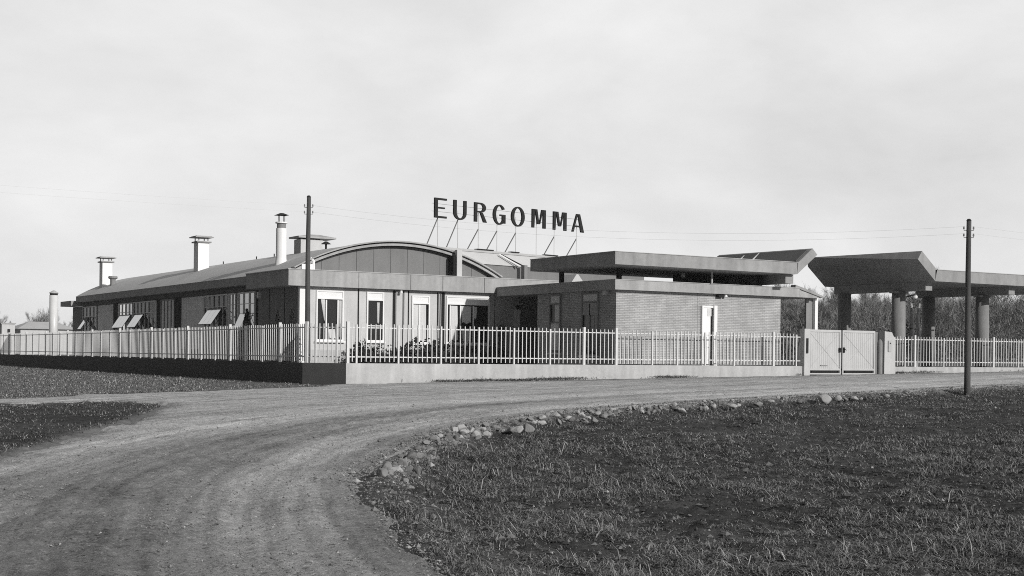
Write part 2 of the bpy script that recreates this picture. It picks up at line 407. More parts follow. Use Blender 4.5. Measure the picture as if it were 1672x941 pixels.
yd = MB().prism([(.12, .27), (23.5, .27), (23.5, 60), (-.78, 60), (-.78, 1.65)], lambda a, b, d: (a, b, d), .0, .36).build('yard_ground', mat('yard_gravel', .20, var=.25, scale=2., bump=.5)); yd['kind'] = 'structure'

# ------------------------------------------------------------------ grass, stubble and grit (nobody could count them)
def frustum(x, y, half=.46):
    dx, dy = x - CAM.x, y - CAM.y
    d = dx*math.sin(YAW) + dy*math.cos(YAW); s = dx*math.cos(YAW) - dy*math.sin(YAW)
    return (d > 6.5) & (np.abs(s) < d*half + 1), d
def blades(name, x, y, h, w, mi, lean=.6, flat=0.):
    n = len(x); z = ground_h(x, y) - .01
    th = rng.uniform(0, 2*math.pi, n); ph = th + rng.uniform(1.0, 2.1, n)
    lx, ly = np.cos(th), np.sin(th); wx, wy = np.cos(ph)*w*.5, np.sin(ph)*w*.5
    ln = rng.uniform(.15, 1, n)*lean
    m1 = h*.55; V = np.zeros((n, 5, 3))
    V[:, 0] = np.stack([x - wx, y - wy, z], 1); V[:, 1] = np.stack([x + wx, y + wy, z], 1)
    cx, cy = x + lx*ln*h*.35, y + ly*ln*h*.35
    V[:, 2] = np.stack([cx + wx*.8, cy + wy*.8, z + m1*(1 - flat)], 1); V[:, 3] = np.stack([cx - wx*.8, cy - wy*.8, z + m1*(1 - flat)], 1)
    V[:, 4] = np.stack([x + lx*ln*h*1.25, y + ly*ln*h*1.25, z + h*(1 - .35*ln - flat*.6)], 1)
    b = np.arange(n)[:, None]*5
    T = np.concatenate([b + [[0, 1, 2]], b + [[0, 2, 3]], b + [[3, 2, 4]]], 0)
    me = np_mesh(name, V.reshape(-1, 3), T, M_BL, np.concatenate([mi]*3))
    o = link(name, me); o['kind'] = 'stuff'; return o
def scatter(n, x0, x1, y0, y1):
    return rng.uniform(x0, x1, n), rng.uniform(y0, y1, n)
# near field: sample by distance so that tufts stay dense close by
n = 1100000
d = 7 + 50*rng.random(n)**1.7; s = (rng.random(n)*2 - 1)*(d*.47 + 1)
x = CAM.x + d*math.sin(YAW) + s*math.cos(YAW); y = CAM.y + d*math.cos(YAW) - s*math.sin(YAW)
f, al0 = field_sd(x, y)
dens = fbm(x*1.1, y*1.1, 3, 61)*.5 + fbm(x*4.5, y*4.5, 2, 63)*.35 + fbm(x*.28, y*.28, 2, 65)*.26 - .02 + .07*np.exp(-((f - .9)/.8)**2)
k = (f > np.where(al0 < 44, -.12, .12)) & (dens > .33 + rng.normal(0, .07, n)) & (rng.random(n) < np.where(al0 < 44, sstep(-.2, .4, f), sstep(.1, .8, f)*.85 + .15)) & (y < -5)
x, y, dens, d = x[k], y[k], dens[k], d[k]
pr = rng.random(len(x)); mi = np.where(pr < .38, 0, np.where(pr < .975, 1, 2))
h = rng.gamma(3.2, .014, len(x))*(1 + .5*(mi == 2))*np.clip(.45 + (dens - .36)*6.5, .4, 2.3); w = .0025 + .0035*rng.random(len(x)) + .00035*d
o = blades('field_grass', x, y, h, w, mi, 1.9, .25); tag(o, 'thin dry winter grass tufts on the dark ploughed field in the foreground', 'grass')
# straw lying flat
n = 5200
d = 7.5 + 40*rng.random(n)**1.6; s = (rng.random(n)*2 - 1)*(d*.47 + 1)
x = CAM.x + d*math.sin(YAW) + s*math.cos(YAW); y = CAM.y + d*math.cos(YAW) - s*math.sin(YAW)
f, _ = field_sd(x, y); k = (f > .05) & (rng.random(n) < .75); x, y, d = x[k], y[k], d[k]
o = blades('loose_straw', x, y, rng.gamma(4, .03, len(x)), .006 + .004*rng.random(len(x)) + .0003*d, np.where(rng.random(len(x)) < .55, 2, 1), 2.2, .75)
tag(o, 'pale broken straw lying on the dark soil of the field', 'straw')
# clods and pale flecks on the field
n = 90000
d = 7 + 40*rng.random(n)**1.6; s = (rng.random(n)*2 - 1)*(d*.47 + 1)
x = CAM.x + d*math.sin(YAW) + s*math.cos(YAW); y = CAM.y + d*math.cos(YAW) - s*math.sin(YAW)
f, _ = field_sd(x, y); k = (f > .1) & (y < -5) & (fbm(x*1.4, y*1.4, 3, 66) > .36 + rng.normal(0, .06, n)); x, y = x[k], y[k]
CLOD = (x, y)
# left verges
x = np.concatenate([rng.uniform(-30, -6, 330000), rng.uniform(-28, -1.1, 230000)]); y = np.concatenate([rng.uniform(-30, -2, 330000), rng.uniform(-8, 52, 230000)])
r_ = road_sd(x, y); f, _ = field_sd(x, y); ok, d = frustum(x, y, .45)
dens = fbm(x*.9, y*.9, 3, 71)
k = (r_ < -.12) & (f < -1) & ok & (dens > .34 + rng.normal(0, .06, len(x))); x, y, d = x[k], y[k], d[k]
up = y > -9.5 + (x + 10)*.3
pr = rng.random(len(x)); mi = np.where(up, np.where(pr < .30, 0, np.where(pr < .78, 1, 2)), np.where(pr < .66, 0, np.where(pr < .97, 1, 2)))
o = blades('verge_grass', x, y, rng.gamma(3.2, .0125, len(x))*(1 + .25*(y > -9)), .006 + .004*rng.random(len(x)) + .0003*d, mi, 1.7, .2)
tag(o, 'short rough grass on the verges left of the dirt road', 'grass')
# weeds along the foot of the front wall
x = rng.uniform(-.3, 46, 26000); y = -.02 - np.abs(rng.normal(0, .16, len(x)))
k = (fbm(x*.35, y*.35 + 4, 3, 88) > .49 + rng.normal(0, .06, len(x))) & ((x < 21.5) | (x > 27.4)); x, y = x[k], y[k]
o = blades('wall_weeds', x, y, rng.gamma(2.5, .018, len(x)) + .01, .012 + .01*rng.random(len(x)), np.where(rng.random(len(x)) < .5, 0, 1), 1.2)
for v_ in o.data.vertices: v_.co.z += .07
tag(o, 'low dark weeds growing along the foot of the front boundary wall', 'weeds')
# grit and pebbles
def grit(name, x, y, z, r, mats, mi):
    n = len(x)
    base = np.array([(1, 0, 0), (-1, 0, 0), (0, 1, 0), (0, -1, 0), (0, 0, 1), (0, 0, -1)], float)
    fc = np.array([(0, 2, 4), (2, 1, 4), (1, 3, 4), (3, 0, 4), (2, 0, 5), (1, 2, 5), (3, 1, 5), (0, 3, 5)])
    th = rng.uniform(0, 6.28, n); c, s_ = np.cos(th), np.sin(th)
    B = base[None]*(r[:, None, None]*rng.uniform(.55, 1.25, (n, 6, 1))); B[:, :, 2] *= .65
    V = np.stack([B[..., 0]*c[:, None] - B[..., 1]*s_[:, None] + x[:, None], B[..., 0]*s_[:, None] + B[..., 1]*c[:, None] + y[:, None], B[..., 2] + z[:, None]], -1)
    T = (fc[None] + np.arange(n)[:, None, None]*6).reshape(-1, 3)
    me = np_mesh(name, V.reshape(-1, 3), T, mats, np.repeat(mi, 8)); o = link(name, me); o['kind'] = 'stuff'; return o
x, y = CLOD; pr = rng.random(len(x))
o = grit('field_clods', x, y, ground_h(x, y), rng.gamma(2.2, .0075, len(x)) + .004, [M_BL[0], M_STONE_C, M_STONE_A], np.where(pr < .70, 0, np.where(pr < .985, 1, 2)))
tag(o, 'crumbled dark clods and pale flecks on the soil of the field', 'soil')
def road_z(x, y): return gz(x, y) + .03
n = 150000
d = 7 + 32*rng.random(n)**1.9; s = (rng.random(n)*2 - 1)*(d*.46 + 1)
x = CAM.x + d*math.sin(YAW) + s*math.cos(YAW); y = CAM.y + d*math.cos(YAW) - s*math.sin(YAW)
r_ = road_sd(x, y); f, al_ = field_sd(x, y); ac = -f
wgt = .22 + .9*np.exp(-((ac - 2.5 - .3*np.sin(al_*.2))/.9)**2) + .7*np.exp(-((ac - .15)/.4)**2)
k = (r_ > .02) & (rng.random(n) < wgt*.8); x, y = x[k], y[k]
pr = rng.random(len(x))
o = grit('road_grit', x, y, road_z(x, y) - .012, rng.gamma(1.9, .0030, len(x)) + .0025, [M_STONE_A, M_STONE_B, M_STONE_C], np.where(pr < .10, 0, np.where(pr < .55, 1, 2)))
tag(o, 'loose grit and small pebbles on the dirt road', 'gravel')
n = 21000
t = rng.random(n)**1.2*50 + 32; seg = np.concatenate([[0], np.cumsum(np.hypot(*np.diff(RP, axis=0).T))])
def along(t, off):
    x = np.interp(t, seg, RP[:, 0]); y = np.interp(t, seg, RP[:, 1])
    x2 = np.interp(t + .1, seg, RP[:, 0]); y2 = np.interp(t + .1, seg, RP[:, 1]); dx, dy = (x2 - x)/.1, (y2 - y)/.1
    return x + dy*off, y - dx*off           # off > 0 lies towards the field
tA_ = seg[[k for k, p in enumerate(RIGHT) if p == (-13.49, -29.63)][0]]; off = rng.normal(.22, .20, n); kk = (t > tA_ + .5) | (rng.random(n) < .22); t, off = t[kk], off[kk]; n = len(t); x, y = along(t, off); pr = rng.random(n)
o = grit('bank_rubble', x, y, np.maximum(ground_h(x, y), np.where(off < 0, road_z(x, y), -9)), rng.gamma(2.2, .0058, n) + .004, [M_STONE_A, M_STONE_B, M_STONE_C], np.where(pr < .12, 0, np.where(pr < .55, 1, 2)))
tag(o, 'broken rubble and clods spilling down the road bank into the field', 'rubble')

# ------------------------------------------------------------------ edge stones, each a thing
def stone_mesh(i):
    bm = bmesh.new(); bmesh.ops.create_icosphere(bm, subdivisions=3, radius=1)
    r = random.Random(i); ph = [Vector((r.uniform(-1, 1), r.uniform(-1, 1), r.uniform(-1, 1))).normalized() for _ in range(16)]; cut = [r.uniform(.42, .86) for _ in range(16)]
    for v in bm.verts:
        p = v.co.copy()
        for q, c in zip(ph, cut):
            e = p.dot(q)
            if e > c: p -= q*(e - c)*.93
        p.x *= 1.15; p.z *= .8; v.co = p*(1 + .05*math.sin(7*p.x + 3*i)*math.cos(6*p.y + i))
    me = bpy.data.meshes.new('stone'); bm.to_mesh(me); bm.free(); me.polygons.foreach_set('use_smooth', [True]*len(me.polygons)); return me
SM = {}
for mi_, mm in enumerate((M_STONE_A, M_STONE_B, M_STONE_C)):
    for i in range(5):
        me = stone_mesh(i + 10*mi_); me.materials.append(mm); SM[mi_, i] = me
def stone(x, y, r, mi, i, label, sx=1., dz=.45):
    o = bpy.data.objects.new('stone', SM[mi, i]); COL.objects.link(o)
    z = max(float(ground_h(np.array([x]), np.array([y]))[0]), float(gz(x, y)) - .12)
    o.location = (x, y, z + r*dz); o.scale = (r*sx, r, r); o.rotation_euler = (random.uniform(-.4, .4), random.uniform(-.4, .4), random.uniform(0, 6.3))
    return tag(o, label, 'stone', 'stones along the road edge')
BIG = [(-12.41, -28.28, .13, 0, 0, 'large rounded pale boulder nearest the camera on the bend of the road edge'),
       (-12.95, -28.95, .10, 1, 1, 'grey stone just in front of the large boulder on the bend'),
       (-8.12, -22.30, .13, 0, 2, 'broad pale domed stone standing highest in the clustered stones on the bend'),
       (-8.44, -22.62, .10, 0, 3, 'small white stone at the left foot of the broad domed stone'),
       (-8.30, -23.15, .11, 0, 4, 'white flat stone in the middle of the clustered stones on the bend'),
       (-7.85, -22.75, .09, 0, 0, 'smooth egg shaped white stone right of the middle of the stone cluster'),
       (-7.11, -22.35, .13, 1, 1, 'tall grey slab stone leaning beside the round stone'),
       (-6.84, -22.15, .13, 0, 2, 'upright pale stone touching the big round stone on its left'),
       (-6.43, -21.85, .14, 1, 0, 'big round grey stone at the right end of the stone cluster on the bend'),
       (1.70, -17.55, .12, 0, 3, 'pale upright stone halfway along the field edge'),
       (2.05, -17.85, .13, 0, 4, 'white lying stone right of the pale upright stone on the field edge'),
       (4.76, -15.75, .12, 0, 1, 'white stone lying up against the road surface below the door'),
       (3.33, -17.35, .13, 1, 2, 'grey block stone set apart low on the field edge'),
       (6.40, -16.55, .21, 0, 0, 'largest white boulder on the far field edge below the gate'),
       (7.55, -15.95, .14, 0, 3, 'pale stone tucked behind the largest white boulder'),
       (8.16, -15.95, .12, 0, 2, 'single white stone on the far field edge right of the white boulder'),
       (10.2, -15.3, .10, 0, 4, 'last small pale stone before the right utility pole')]
for x, y, r, mi_, i, lab in BIG: stone(x, y, r*.88, mi_, i, lab)
def many(n, t0, t1, offm, offs, rm, rs_, pm, lab):
    for k in range(n):
        t = np.array([random.uniform(t0, t1)]); x, y = along(t, random.gauss(offm, offs)); r = max(.04, random.gauss(rm, rs_))
        u = random.random(); mi_ = 0 if u < pm else (1 if u < .85 else 2)
        stone(float(x[0]), float(y[0]), r, mi_, random.randrange(5), lab, random.uniform(.9, 1.5), .35)
# distance along the road edge of a few corners
def tof(px): i = [k for k, p in enumerate(RIGHT) if p == px][0]; return seg[i]
tA, tB, tC, tD, tE = tof((-13.49, -29.63)), tof((-9.92, -24.25)), tof((-5.44, -20.02)), tof((3.56, -16.21)), tof((12.58, -14.2))
many(46, tA + .4, tB, .30, .12, .055, .02, .08, 'rough grey stone in the heaped rubble on the near bend of the road')
many(58, tB, tC, .36, .12, .062, .02, .22, 'fist sized rounded stone packed in the stone row behind the bend')
many(118, tC, tD, .40, .18, .058, .02, .16, 'small weathered stone in the low row along the middle of the field edge')
many(44, tD, tE, .50, .22, .058, .022, .22, 'small stone in the sparse row on the far field edge')

# ------------------------------------------------------------------ main factory building
FACT = thing('factory_building', (7.5, 9.85, .36), 'long factory hall with curved roof, arched gable end and flat fascia over the front rooms', 'factory')
FO = FACT.location
def part(mb, name, m, parent=FACT, smooth=False): return mb.build(name, m, parent, FO, smooth)
def sub(mb, name, m, parent): return mb.build(name, m, parent, FO)
part(MB().box(2.45, 12.55, 14.6, 45.4, .3, 4.12), 'side_wall', mat('shaded_side_wall', .13, var=.2, scale=1.2, streak=.12))  # wall colour darkened to deepen the shade below the eaves
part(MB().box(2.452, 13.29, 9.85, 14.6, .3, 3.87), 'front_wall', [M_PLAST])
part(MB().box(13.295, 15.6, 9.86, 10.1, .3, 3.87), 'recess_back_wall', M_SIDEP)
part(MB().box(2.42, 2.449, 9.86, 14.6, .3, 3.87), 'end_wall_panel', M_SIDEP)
part(MB().box(2.39, 2.72, 9.80, 9.848, .36, 3.87).box(2.385, 2.415, 9.81, 10.0, .36, 3.87), 'corner_pilaster', M_WHITE)
part(MB().box(1.75, 15.4, 9.5, 14.40, 3.88, 4.55), 'flat_roof_fascia', M_CONC)
part(MB().box(1.72, 15.4, 9.47, 14.43, 4.552, 4.58), 'roof_flashing', M_GALV)
j = MB()
for u in (4.95, 7.45, 9.05, 11.2): j.box(u, u + .018, 9.494, 9.499, 3.89, 4.54)
part(j, 'fascia_joint', M_DARK)
part(MB().box(2.05, 2.47, 14.43, 45.5, 4.13, 4.46), 'eave_fascia', M_CONC_D)
part(MB().box(1.75, 2.6, 45.52, 48.3, 3.92, 4.24), 'rear_eave', M_CONC_D)
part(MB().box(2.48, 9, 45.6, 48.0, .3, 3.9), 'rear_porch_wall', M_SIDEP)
RV, UC = 10.45, 7.5; ZC = 6.05 - RV
def arc(r, a): return UC + r*math.sin(a), ZC + r*math.cos(a)
A0 = math.asin((UC - 2.03)/RV); NA = 40
angs = [-A0 + 2*A0*i/NA for i in range(NA + 1)]
fnv = lambda a, b, d: (a, d, b)
part(MB().strip([(arc(RV, a), arc(RV - .12, a)) for a in angs], fnv, 10.62, 45.5), 'vault_roof', M_ROOF, smooth=False)
sm = MB()
for i in range(1, 27):
    v = 10.62 + i*1.3
    sm.strip([(arc(RV + .018, a), arc(RV - .01, a)) for a in angs], fnv, v, v + .05)

A1 = math.asin((UC - 2.35)/RV); ang1 = [-A1 + 2*A1*i/NA for i in range(NA + 1)]
part(MB().strip([(arc(RV + .03, a), arc(RV - .03, a)) for a in ang1], fnv, 10.30, 10.63), 'verge_cap', M_CONC)
part(MB().strip([(arc(RV - .09, a), arc(RV - .19, a)) for a in ang1], fnv, 10.38, 10.63), 'arch_rim', M_CONC)
part(MB().strip([(arc(RV - .028, a), arc(RV - .088, a)) for a in ang1], fnv, 10.45, 10.62).strip([(arc(RV - .192, a), arc(RV - .25, a)) for a in ang1], fnv, 10.50, 10.63), 'arch_recess', M_DARK)
gp = MB(); us = [2.9 + i*.83 for i in range(13)]
for u in us[:-1]:
    q = [(u + .008, 4.5)]; q += [(u + .822, 4.5)]
    top = lambda x: ZC + math.sqrt((RV - .22)**2 - (x - UC)**2)
    t1, t0 = top(u + .822), top(u + .008)
    if min(t0, t1) < 4.56: continue
    gp.prism(q + [(u + .822, t1), (u + .415, top(u + .415)), (u + .008, t0)], fnv, 10.66, 10.75)
part(gp, 'gable_panel', M_GABLE)
part(MB().prism([(2.6, 4.4), (12.4, 4.4)] + [(UC + (RV - .26)*math.sin(a), ZC + (RV - .26)*math.cos(a)) for a in reversed(ang1[1:-1])], fnv, 10.70, 10.72), 'gable_backing', M_DARK)
part(MB().prism([(2.2, 4.1), (12.8, 4.1)] + [arc(RV - .15, a) for a in reversed(angs)], fnv, 45.2, 45.4), 'rear_gable', M_GABLE)
part(MB().box(10.06, 10.32, 10.0, 10.22, 4.55, 5.80), 'gable_post', M_PLAST)
part(MB().box(9.93, 10.055, 10.1, 10.6, 4.55, 5.55), 'post_shadow_strip', M_DARKP)  # dark box in place of the post's shadow on the gable
part(MB().box(2.7, 3.2, 10.35, 10.55, 4.58, 4.86).tube([(3.25, 10.4, 4.58), (3.25, 10.4, 5.0), (3.1, 10.42, 5.12)], .07), 'corner_upstand', M_WHITE)

# windows: fn maps (along, up, outwards) to a point
fF = lambda a, z, d: (a, 9.85 - d, z)
fS = lambda a, z, d: (2.45 - d, a, z)
fB = lambda a, z, d: (12.12 - d, a, z)
def bx(mb, fn, a0, a1, z0, z1, d0, d1):
    p, q = fn(a0, z0, d0), fn(a1, z1, d1); return mb.box(p[0], q[0], p[1], q[1], p[2], q[2])
def curtain(parent, fn, pts_top, pts_bot, d=.02):
    mb = MB(); n = 9
    for i in range(n):
        t0, t1 = i/n, (i+1)/n
        def P(t, e):
            a = pts_top[0] + (pts_top[2] - pts_top[0])*t; b = pts_bot[0] + (pts_bot[2] - pts_bot[0])*t
            return fn(a, pts_top[1], d + e), fn(b, pts_bot[1] + .04*math.sin(9*t), d + e)
        e0, e1 = .012*(i % 2), .012*((i+1) % 2)
        a, b = P(t0, e0); c, d_ = P(t1, e1)
        mb.add([a, c, d_, b], [(0, 1, 2, 3)])
    return sub(mb, 'curtain', M_CURT, parent)
def window(fn, a0, a1, z0, z1, cols=(), rows=(), t=.06, glass=M_GLASS, sill=True, parent=FACT, frame=M_WHITE, bt=.03, transom=None, tm=M_WHITE, bld=None):
    pr = (lambda mb, n, m, p: mb.build(n, m, p, FO)) if bld is None else (lambda mb, n, m, p: mb.build(n, m, p, bld))
    f = MB()
    bx(f, fn, a0, a0 + t, z0, z1, .002, .07); bx(f, fn, a1 - t, a1, z0, z1, .002, .07)
    bx(f, fn, a0 + t, a1 - t, z1 - t, z1, .002, .068); bx(f, fn, a0 + t, a1 - t, z0, z0 + t, .002, .068)
    for c in cols: bx(f, fn, c - bt, c + bt, z0 + t, (transom or z1) - t, .002, .06)
    for r in rows: bx(f, fn, a0 + t, a1 - t, r - bt*.7, r + bt*.7, .002, .056)
    if transom: bx(f, fn, a0 + t, a1 - t, transom - .03, transom + .03, .002, .075)
    w = pr(f, 'window', frame, parent)
    g_ = MB(); bx(g_, fn, a0 + .02, a1 - .02, z0 + .02, z1 - .02, .001, .012); pr(g_, 'pane', glass, w)
    if sill: s_ = MB(); bx(s_, fn, a0 - .06, a1 + .06, z0 - .07, z0 - .003, .001, .16); pr(s_, 'sill', M_WHITE, w)
    if transom: q = MB(); bx(q, fn, a0 + t, a1 - t, transom + .032, z1 - t - .002, .013, .035); pr(q, 'transom_panel', tm, w)
    return w
w = window(fF, 3.14, 4.40, 1.6, 3.74, (3.60, 4.14), (), transom=3.40)
curtain(w, fF, (3.36, 3.36, 3.55), (3.52, 2.45, 3.55)); curtain(w, fF, (4.20, 3.33, 4.32), (4.24, 1.75, 4.32)); curtain(w, fF, (3.72, 2.1, 4.02), (3.78, 1.68, 4.05))
w = window(fF, 5.50, 6.32, 1.6, 3.75, (), (2.28,), transom=3.40); curtain(w, fF, (6.0, 3.3, 6.12), (6.02, 2.4, 6.1))
w = window(fF, 7.69, 8.58, 1.55, 3.66, (8.07,), (), transom=3.32); curtain(w, fF, (7.76, 3.26, 8.03), (7.76, 1.65, 8.03)); curtain(w, fF, (8.11, 3.26, 8.40), (8.11, 1.65, 8.42))
w = window(fF, 9.42, 11.67, 1.55, 3.70, (9.62, 10.15, 10.82), (), transom=3.34, t=.07); curtain(w, fF, (9.68, 3.26, 10.0), (9.68, 1.7, 10.05)); curtain(w, fF, (10.2, 3.26, 10.72), (10.25, 2.5, 10.7)); curtain(w, fF, (10.25, 2.25, 10.7), (10.3, 1.64, 10.65)); curtain(w, fF, (10.87, 3.24, 11.02), (10.87, 2.7, 10.98))  # two large curtains added to lighten panes in the gatehouse's shadow
for a0, a1 in ((5.08, 5.15), (6.76, 6.90), (7.24, 7.29), (7.50, 7.57), (8.97, 9.02), (9.08, 9.12), (9.17, 9.36), (11.96, 11.99)): part(bx(MB(), fF, a0, a1, .8, 3.85, .001, .006), 'wall_strip', M_DARKP)  # thin dark strips put in for shadows and recesses of the wall
for a0, a1 in ((6.92, 7.22), (7.31, 7.48), (9.03, 9.07), (9.13, 9.16)): part(bx(MB(), fF, a0, a1, .9, 3.84, .001, .05), 'wall_rib', M_PLAST)
lw = MB(); bx(lw, fF, 2.73, 13.28, .36, 1.22, .001, .004); part(lw, 'wall_plinth', M_LOWW)
lp = MB(); lp.box(13.10, 13.26, 9.62, 9.84, 3.18, 3.36); l_ = part(lp, 'wall_lamp', M_DARK); sub(MB().tube([(13.2, 9.8, 3.4), (13.35, 9.6, 3.46)], .02), 'lamp_bracket', M_WHITE, l_)
part(MB().tube([(7.05, 9.6, 3.84), (7.05, 9.6, 3.72)], [.05, .07], 10), 'soffit_lamp', M_WHITE)
part(MB().hexa([(13.02, 9.84, .4), (13.26, 9.84, .4), (13.26, 9.75, .4), (13.02, 9.75, .4), (13.02, 9.84, 3.2), (13.31, 9.84, 3.2), (13.31, 9.75, 3.2), (13.02, 9.75, 3.2)]), 'white_pier', M_WHITE)
# side windows with tilted lower sashes
def sash(parent, a0, a1, zt, zb, out, bars=3, m=M_LGLASS):
    f = MB(); P = lambda a, t: fS(a, zt + (zb - zt)*t, .03 + out*t)
    def bar(p, q, r=.018): f.tube([p, q], r, 4)
    bar(P(a0, 0), P(a0, 1)); bar(P(a1, 0), P(a1, 1)); bar(P(a0, 1), P(a1, 1)); bar(P(a0, 0), P(a1, 0))
    for i in range(1, bars): a = a0 + (a1 - a0)*i/bars; bar(P(a, 0), P(a, 1), .012)
    s_ = sub(f, 'tilted_sash', M_DARK, parent)
def hoppane(parent, a0, a1, zt, zb, out, m=M_LGLASS):
    P = lambda a, t, e: fS(a, zt + (zb - zt)*t, .03 + out*t + e)
    sub(MB().hexa([P(a0, 0, 0), P(a1, 0, 0), P(a1, 1, 0), P(a0, 1, 0), P(a0, 0, .01), P(a1, 0, .01), P(a1, 1, .01), P(a0, 1, .01)]), 'sash_pane', m, parent)
def grid(a0, a1, n): return [a0 + (a1 - a0)*i/n for i in range(1, n)]
zs, zt_ = 2.15, 3.84
w = window(fS, 14.98, 17.16, zs, zt_, grid(14.98, 17.16, 3), (2.75, 3.3), frame=M_WHITE, glass=M_LGLASS, bt=.02); sash(w, 15.2, 16.9, 2.85, 2.2, .3); hoppane(w, 16.05, 16.9, 2.85, 2.2, .3)
w = window(fS, 17.42, 18.40, zs, zt_, grid(17.42, 18.40, 2), (2.75, 3.3), frame=M_WHITE, glass=M_LGLASS, bt=.02)
w = window(fS, 18.52, 21.85, zs, zt_, grid(18.52, 21.85, 5), (3.25,), frame=M_WHITE, bt=.02); sash(w, 18.6, 21.2, 3.2, 2.4, .55, 4); hoppane(w, 19.3, 21.2, 3.2, 2.4, .55); curtain(w, fS, (21.2, 3.8, 21.75), (20.9, 3.25, 21.7), .018)  # pale curtain sheet added in place of panes bright with sky
w = window(fS, 26.5, 28.85, zs, zt_, grid(26.5, 28.85, 4), (), frame=M_GREY, glass=mat('pale_blind', .85, var=.12), bt=.02)
w = window(fS, 29.65, 33.95, zs, zt_, grid(29.65, 33.95, 6), (3.2,), frame=M_WHITE, bt=.02); sash(w, 31.2, 33.6, 3.15, 2.4, .5, 3); hoppane(w, 32.0, 33.6, 3.15, 2.4, .5); sub(MB().box(2.425, 2.44, 29.75, 30.9, 2.9, 3.78), 'bright_pane_sheet', M_CURT, w)  # flat pale sheet stands in for panes reflecting the sky
w = window(fS, 34.1, 37.0, zs, zt_, grid(34.1, 37.0, 4), (2.75, 3.3), frame=M_WHITE, glass=M_LGLASS, bt=.02); sash(w, 34.5, 36.7, 3.15, 2.4, .5, 3); hoppane(w, 34.5, 36.7, 3.15, 2.4, .5)
w = window(fS, 41.8, 45.2, zs, zt_, grid(41.8, 45.2, 4), (3.2,), frame=M_WHITE, bt=.02); sash(w, 42.4, 44.6, 3.15, 2.4, .5, 3); hoppane(w, 43.8, 44.6, 3.15, 2.4, .5)
for a0, a1 in ((17.2, 17.38), (25.42, 26.44), (28.9, 29.6), (37.05, 38.1), (14.45, 14.9)): part(bx(MB(), fS, a0, a1, 1.2, 3.9, .001, .02), 'dark_pier', M_DARK)
M_INF = mat('grey_infill_panel', .78, var=.15, scale=1.4, streak=.08)
for a0, a1 in ((22.0, 24.6), (24.62, 25.38)): part(bx(MB(), fS, a0, a1, 1.2, 3.84, .001, .03), 'wall_panel', M_INF)
for i in range(5): part(bx(MB(), fS, 38.2 + i*.68, 38.85 + i*.68, 1.2, 3.84, .001, .03), 'wall_panel', M_INF)
for a in (11.5, 13.25): part(bx(MB(), lambda a, z, d: (2.42 - d, a, z), a, a + .04, .4, 3.86, .001, .012), 'panel_joint', M_DARK)
bb = MB(); bx(bb, fS, 14.25, 14.42, 3.5, 3.78, .03, .18); part(bb, 'junction_box', M_WHITE)
# chimneys on the roof
ch = part(MB().tube([(3.1, 13.65, 4.6), (3.1, 13.65, 4.95), (3.1, 13.65, 5.3), (3.1, 13.65, 6.62)], [.32, .28, .235, .235], 24, True), 'round_chimney', M_WHITE, smooth=False)
sub(MB().tube([(3.1, 13.65, 6.62), (3.1, 13.65, 6.84)], .2, 16), 'flue_collar', M_GREY, ch)
sub(MB().tube([(3.1, 13.65, 6.84), (3.1, 13.65, 6.90)], .27, 20), 'flue_rim', M_WHITE, ch)
c_ = MB()
for k in range(4): c_.tube([(3.1 + .17*math.cos(k*1.57 + .6), 13.65 + .17*math.sin(k*1.57 + .6), 6.9), (3.1 + .17*math.cos(k*1.57 + .6), 13.65 + .17*math.sin(k*1.57 + .6), 7.2)], .014, 5)
c_.hexa([(2.84, 13.39, 7.2), (3.36, 13.39, 7.2), (3.36, 13.91, 7.2), (2.84, 13.91, 7.2), (3.03, 13.58, 7.3), (3.17, 13.58, 7.3), (3.17, 13.72, 7.3), (3.03, 13.72, 7.3)]); sub(c_, 'rain_cap', M_DARK, ch)
for name, (u, v, w_, l_, zb, zt) in dict(a=(3.75, 26.8, .60, .70, 5.0, 6.98), b=(3.05, 43.0, .62, .70, 4.7, 6.74)).items():
    ch = part(MB().box(u, u + w_, v, v + l_, zb, zt), 'square_chimney', M_WHITE)
    c_ = MB()
    for p in (u + .05, u + w_ - .05):
        for q in (v + .05, v + l_ - .05): c_.tube([(p, q, zt), (p, q, zt + .17)], .03, 5)
    c_.box(u - .1, u + w_ + .1, v - .1, v + l_ + .1, zt - .1, zt - .03); sub(c_, 'cap_leg', M_GREY, ch)
    sub(MB().box(u - .2, u + w_ + .2, v - .2, v + l_ + .2, zt + .172, zt + .22).box(u - .12, u + w_ + .12, v - .12, v + l_ + .12, zt + .222, zt + .26), 'chimney_cap', M_CONC, ch)
ch = part(MB().box(5.03, 6.15, 16, 16.8, 5.6, 6.42), 'roof_pier', M_PLAST)
sub(MB().box(4.84, 6.75, 15.8, 17.0, 6.47, 6.55).hexa([(4.9, 15.85, 6.552), (6.7, 15.85, 6.552), (6.7, 16.95, 6.552), (4.9, 16.95, 6.552), (5.6, 16.3, 6.68), (6.1, 16.3, 6.68), (6.1, 16.5, 6.68), (5.6, 16.5, 6.68)]), 'pier_cap', M_CONC, ch)
sub(MB().box(5.15, 5.25, 16.1, 16.7, 6.42, 6.47).box(5.95, 6.05, 16.1, 16.7, 6.42, 6.47), 'cap_bearer', M_DARK, ch)
ch = part(MB().tube([(5.6, 14.4, 5.7), (5.6, 14.4, 6.1)], .05, 8).tube([(5.6, 14.4, 6.1), (5.6, 14.4, 6.22)], [.24, .06], 12).tube([(5.6, 14.4, 5.75), (5.6, 14.4, 5.86)], [.2, .12], 10), 'mushroom_vent', M_DARK)
part(MB().tube([(3.3, 41.5, 4.9), (3.3, 41.5, 5.5), (3.3, 41.5, 5.58), (3.3, 41.5, 5.7)], [.17, .17, .3, .27], 12), 'stub_vent', M_GREY)
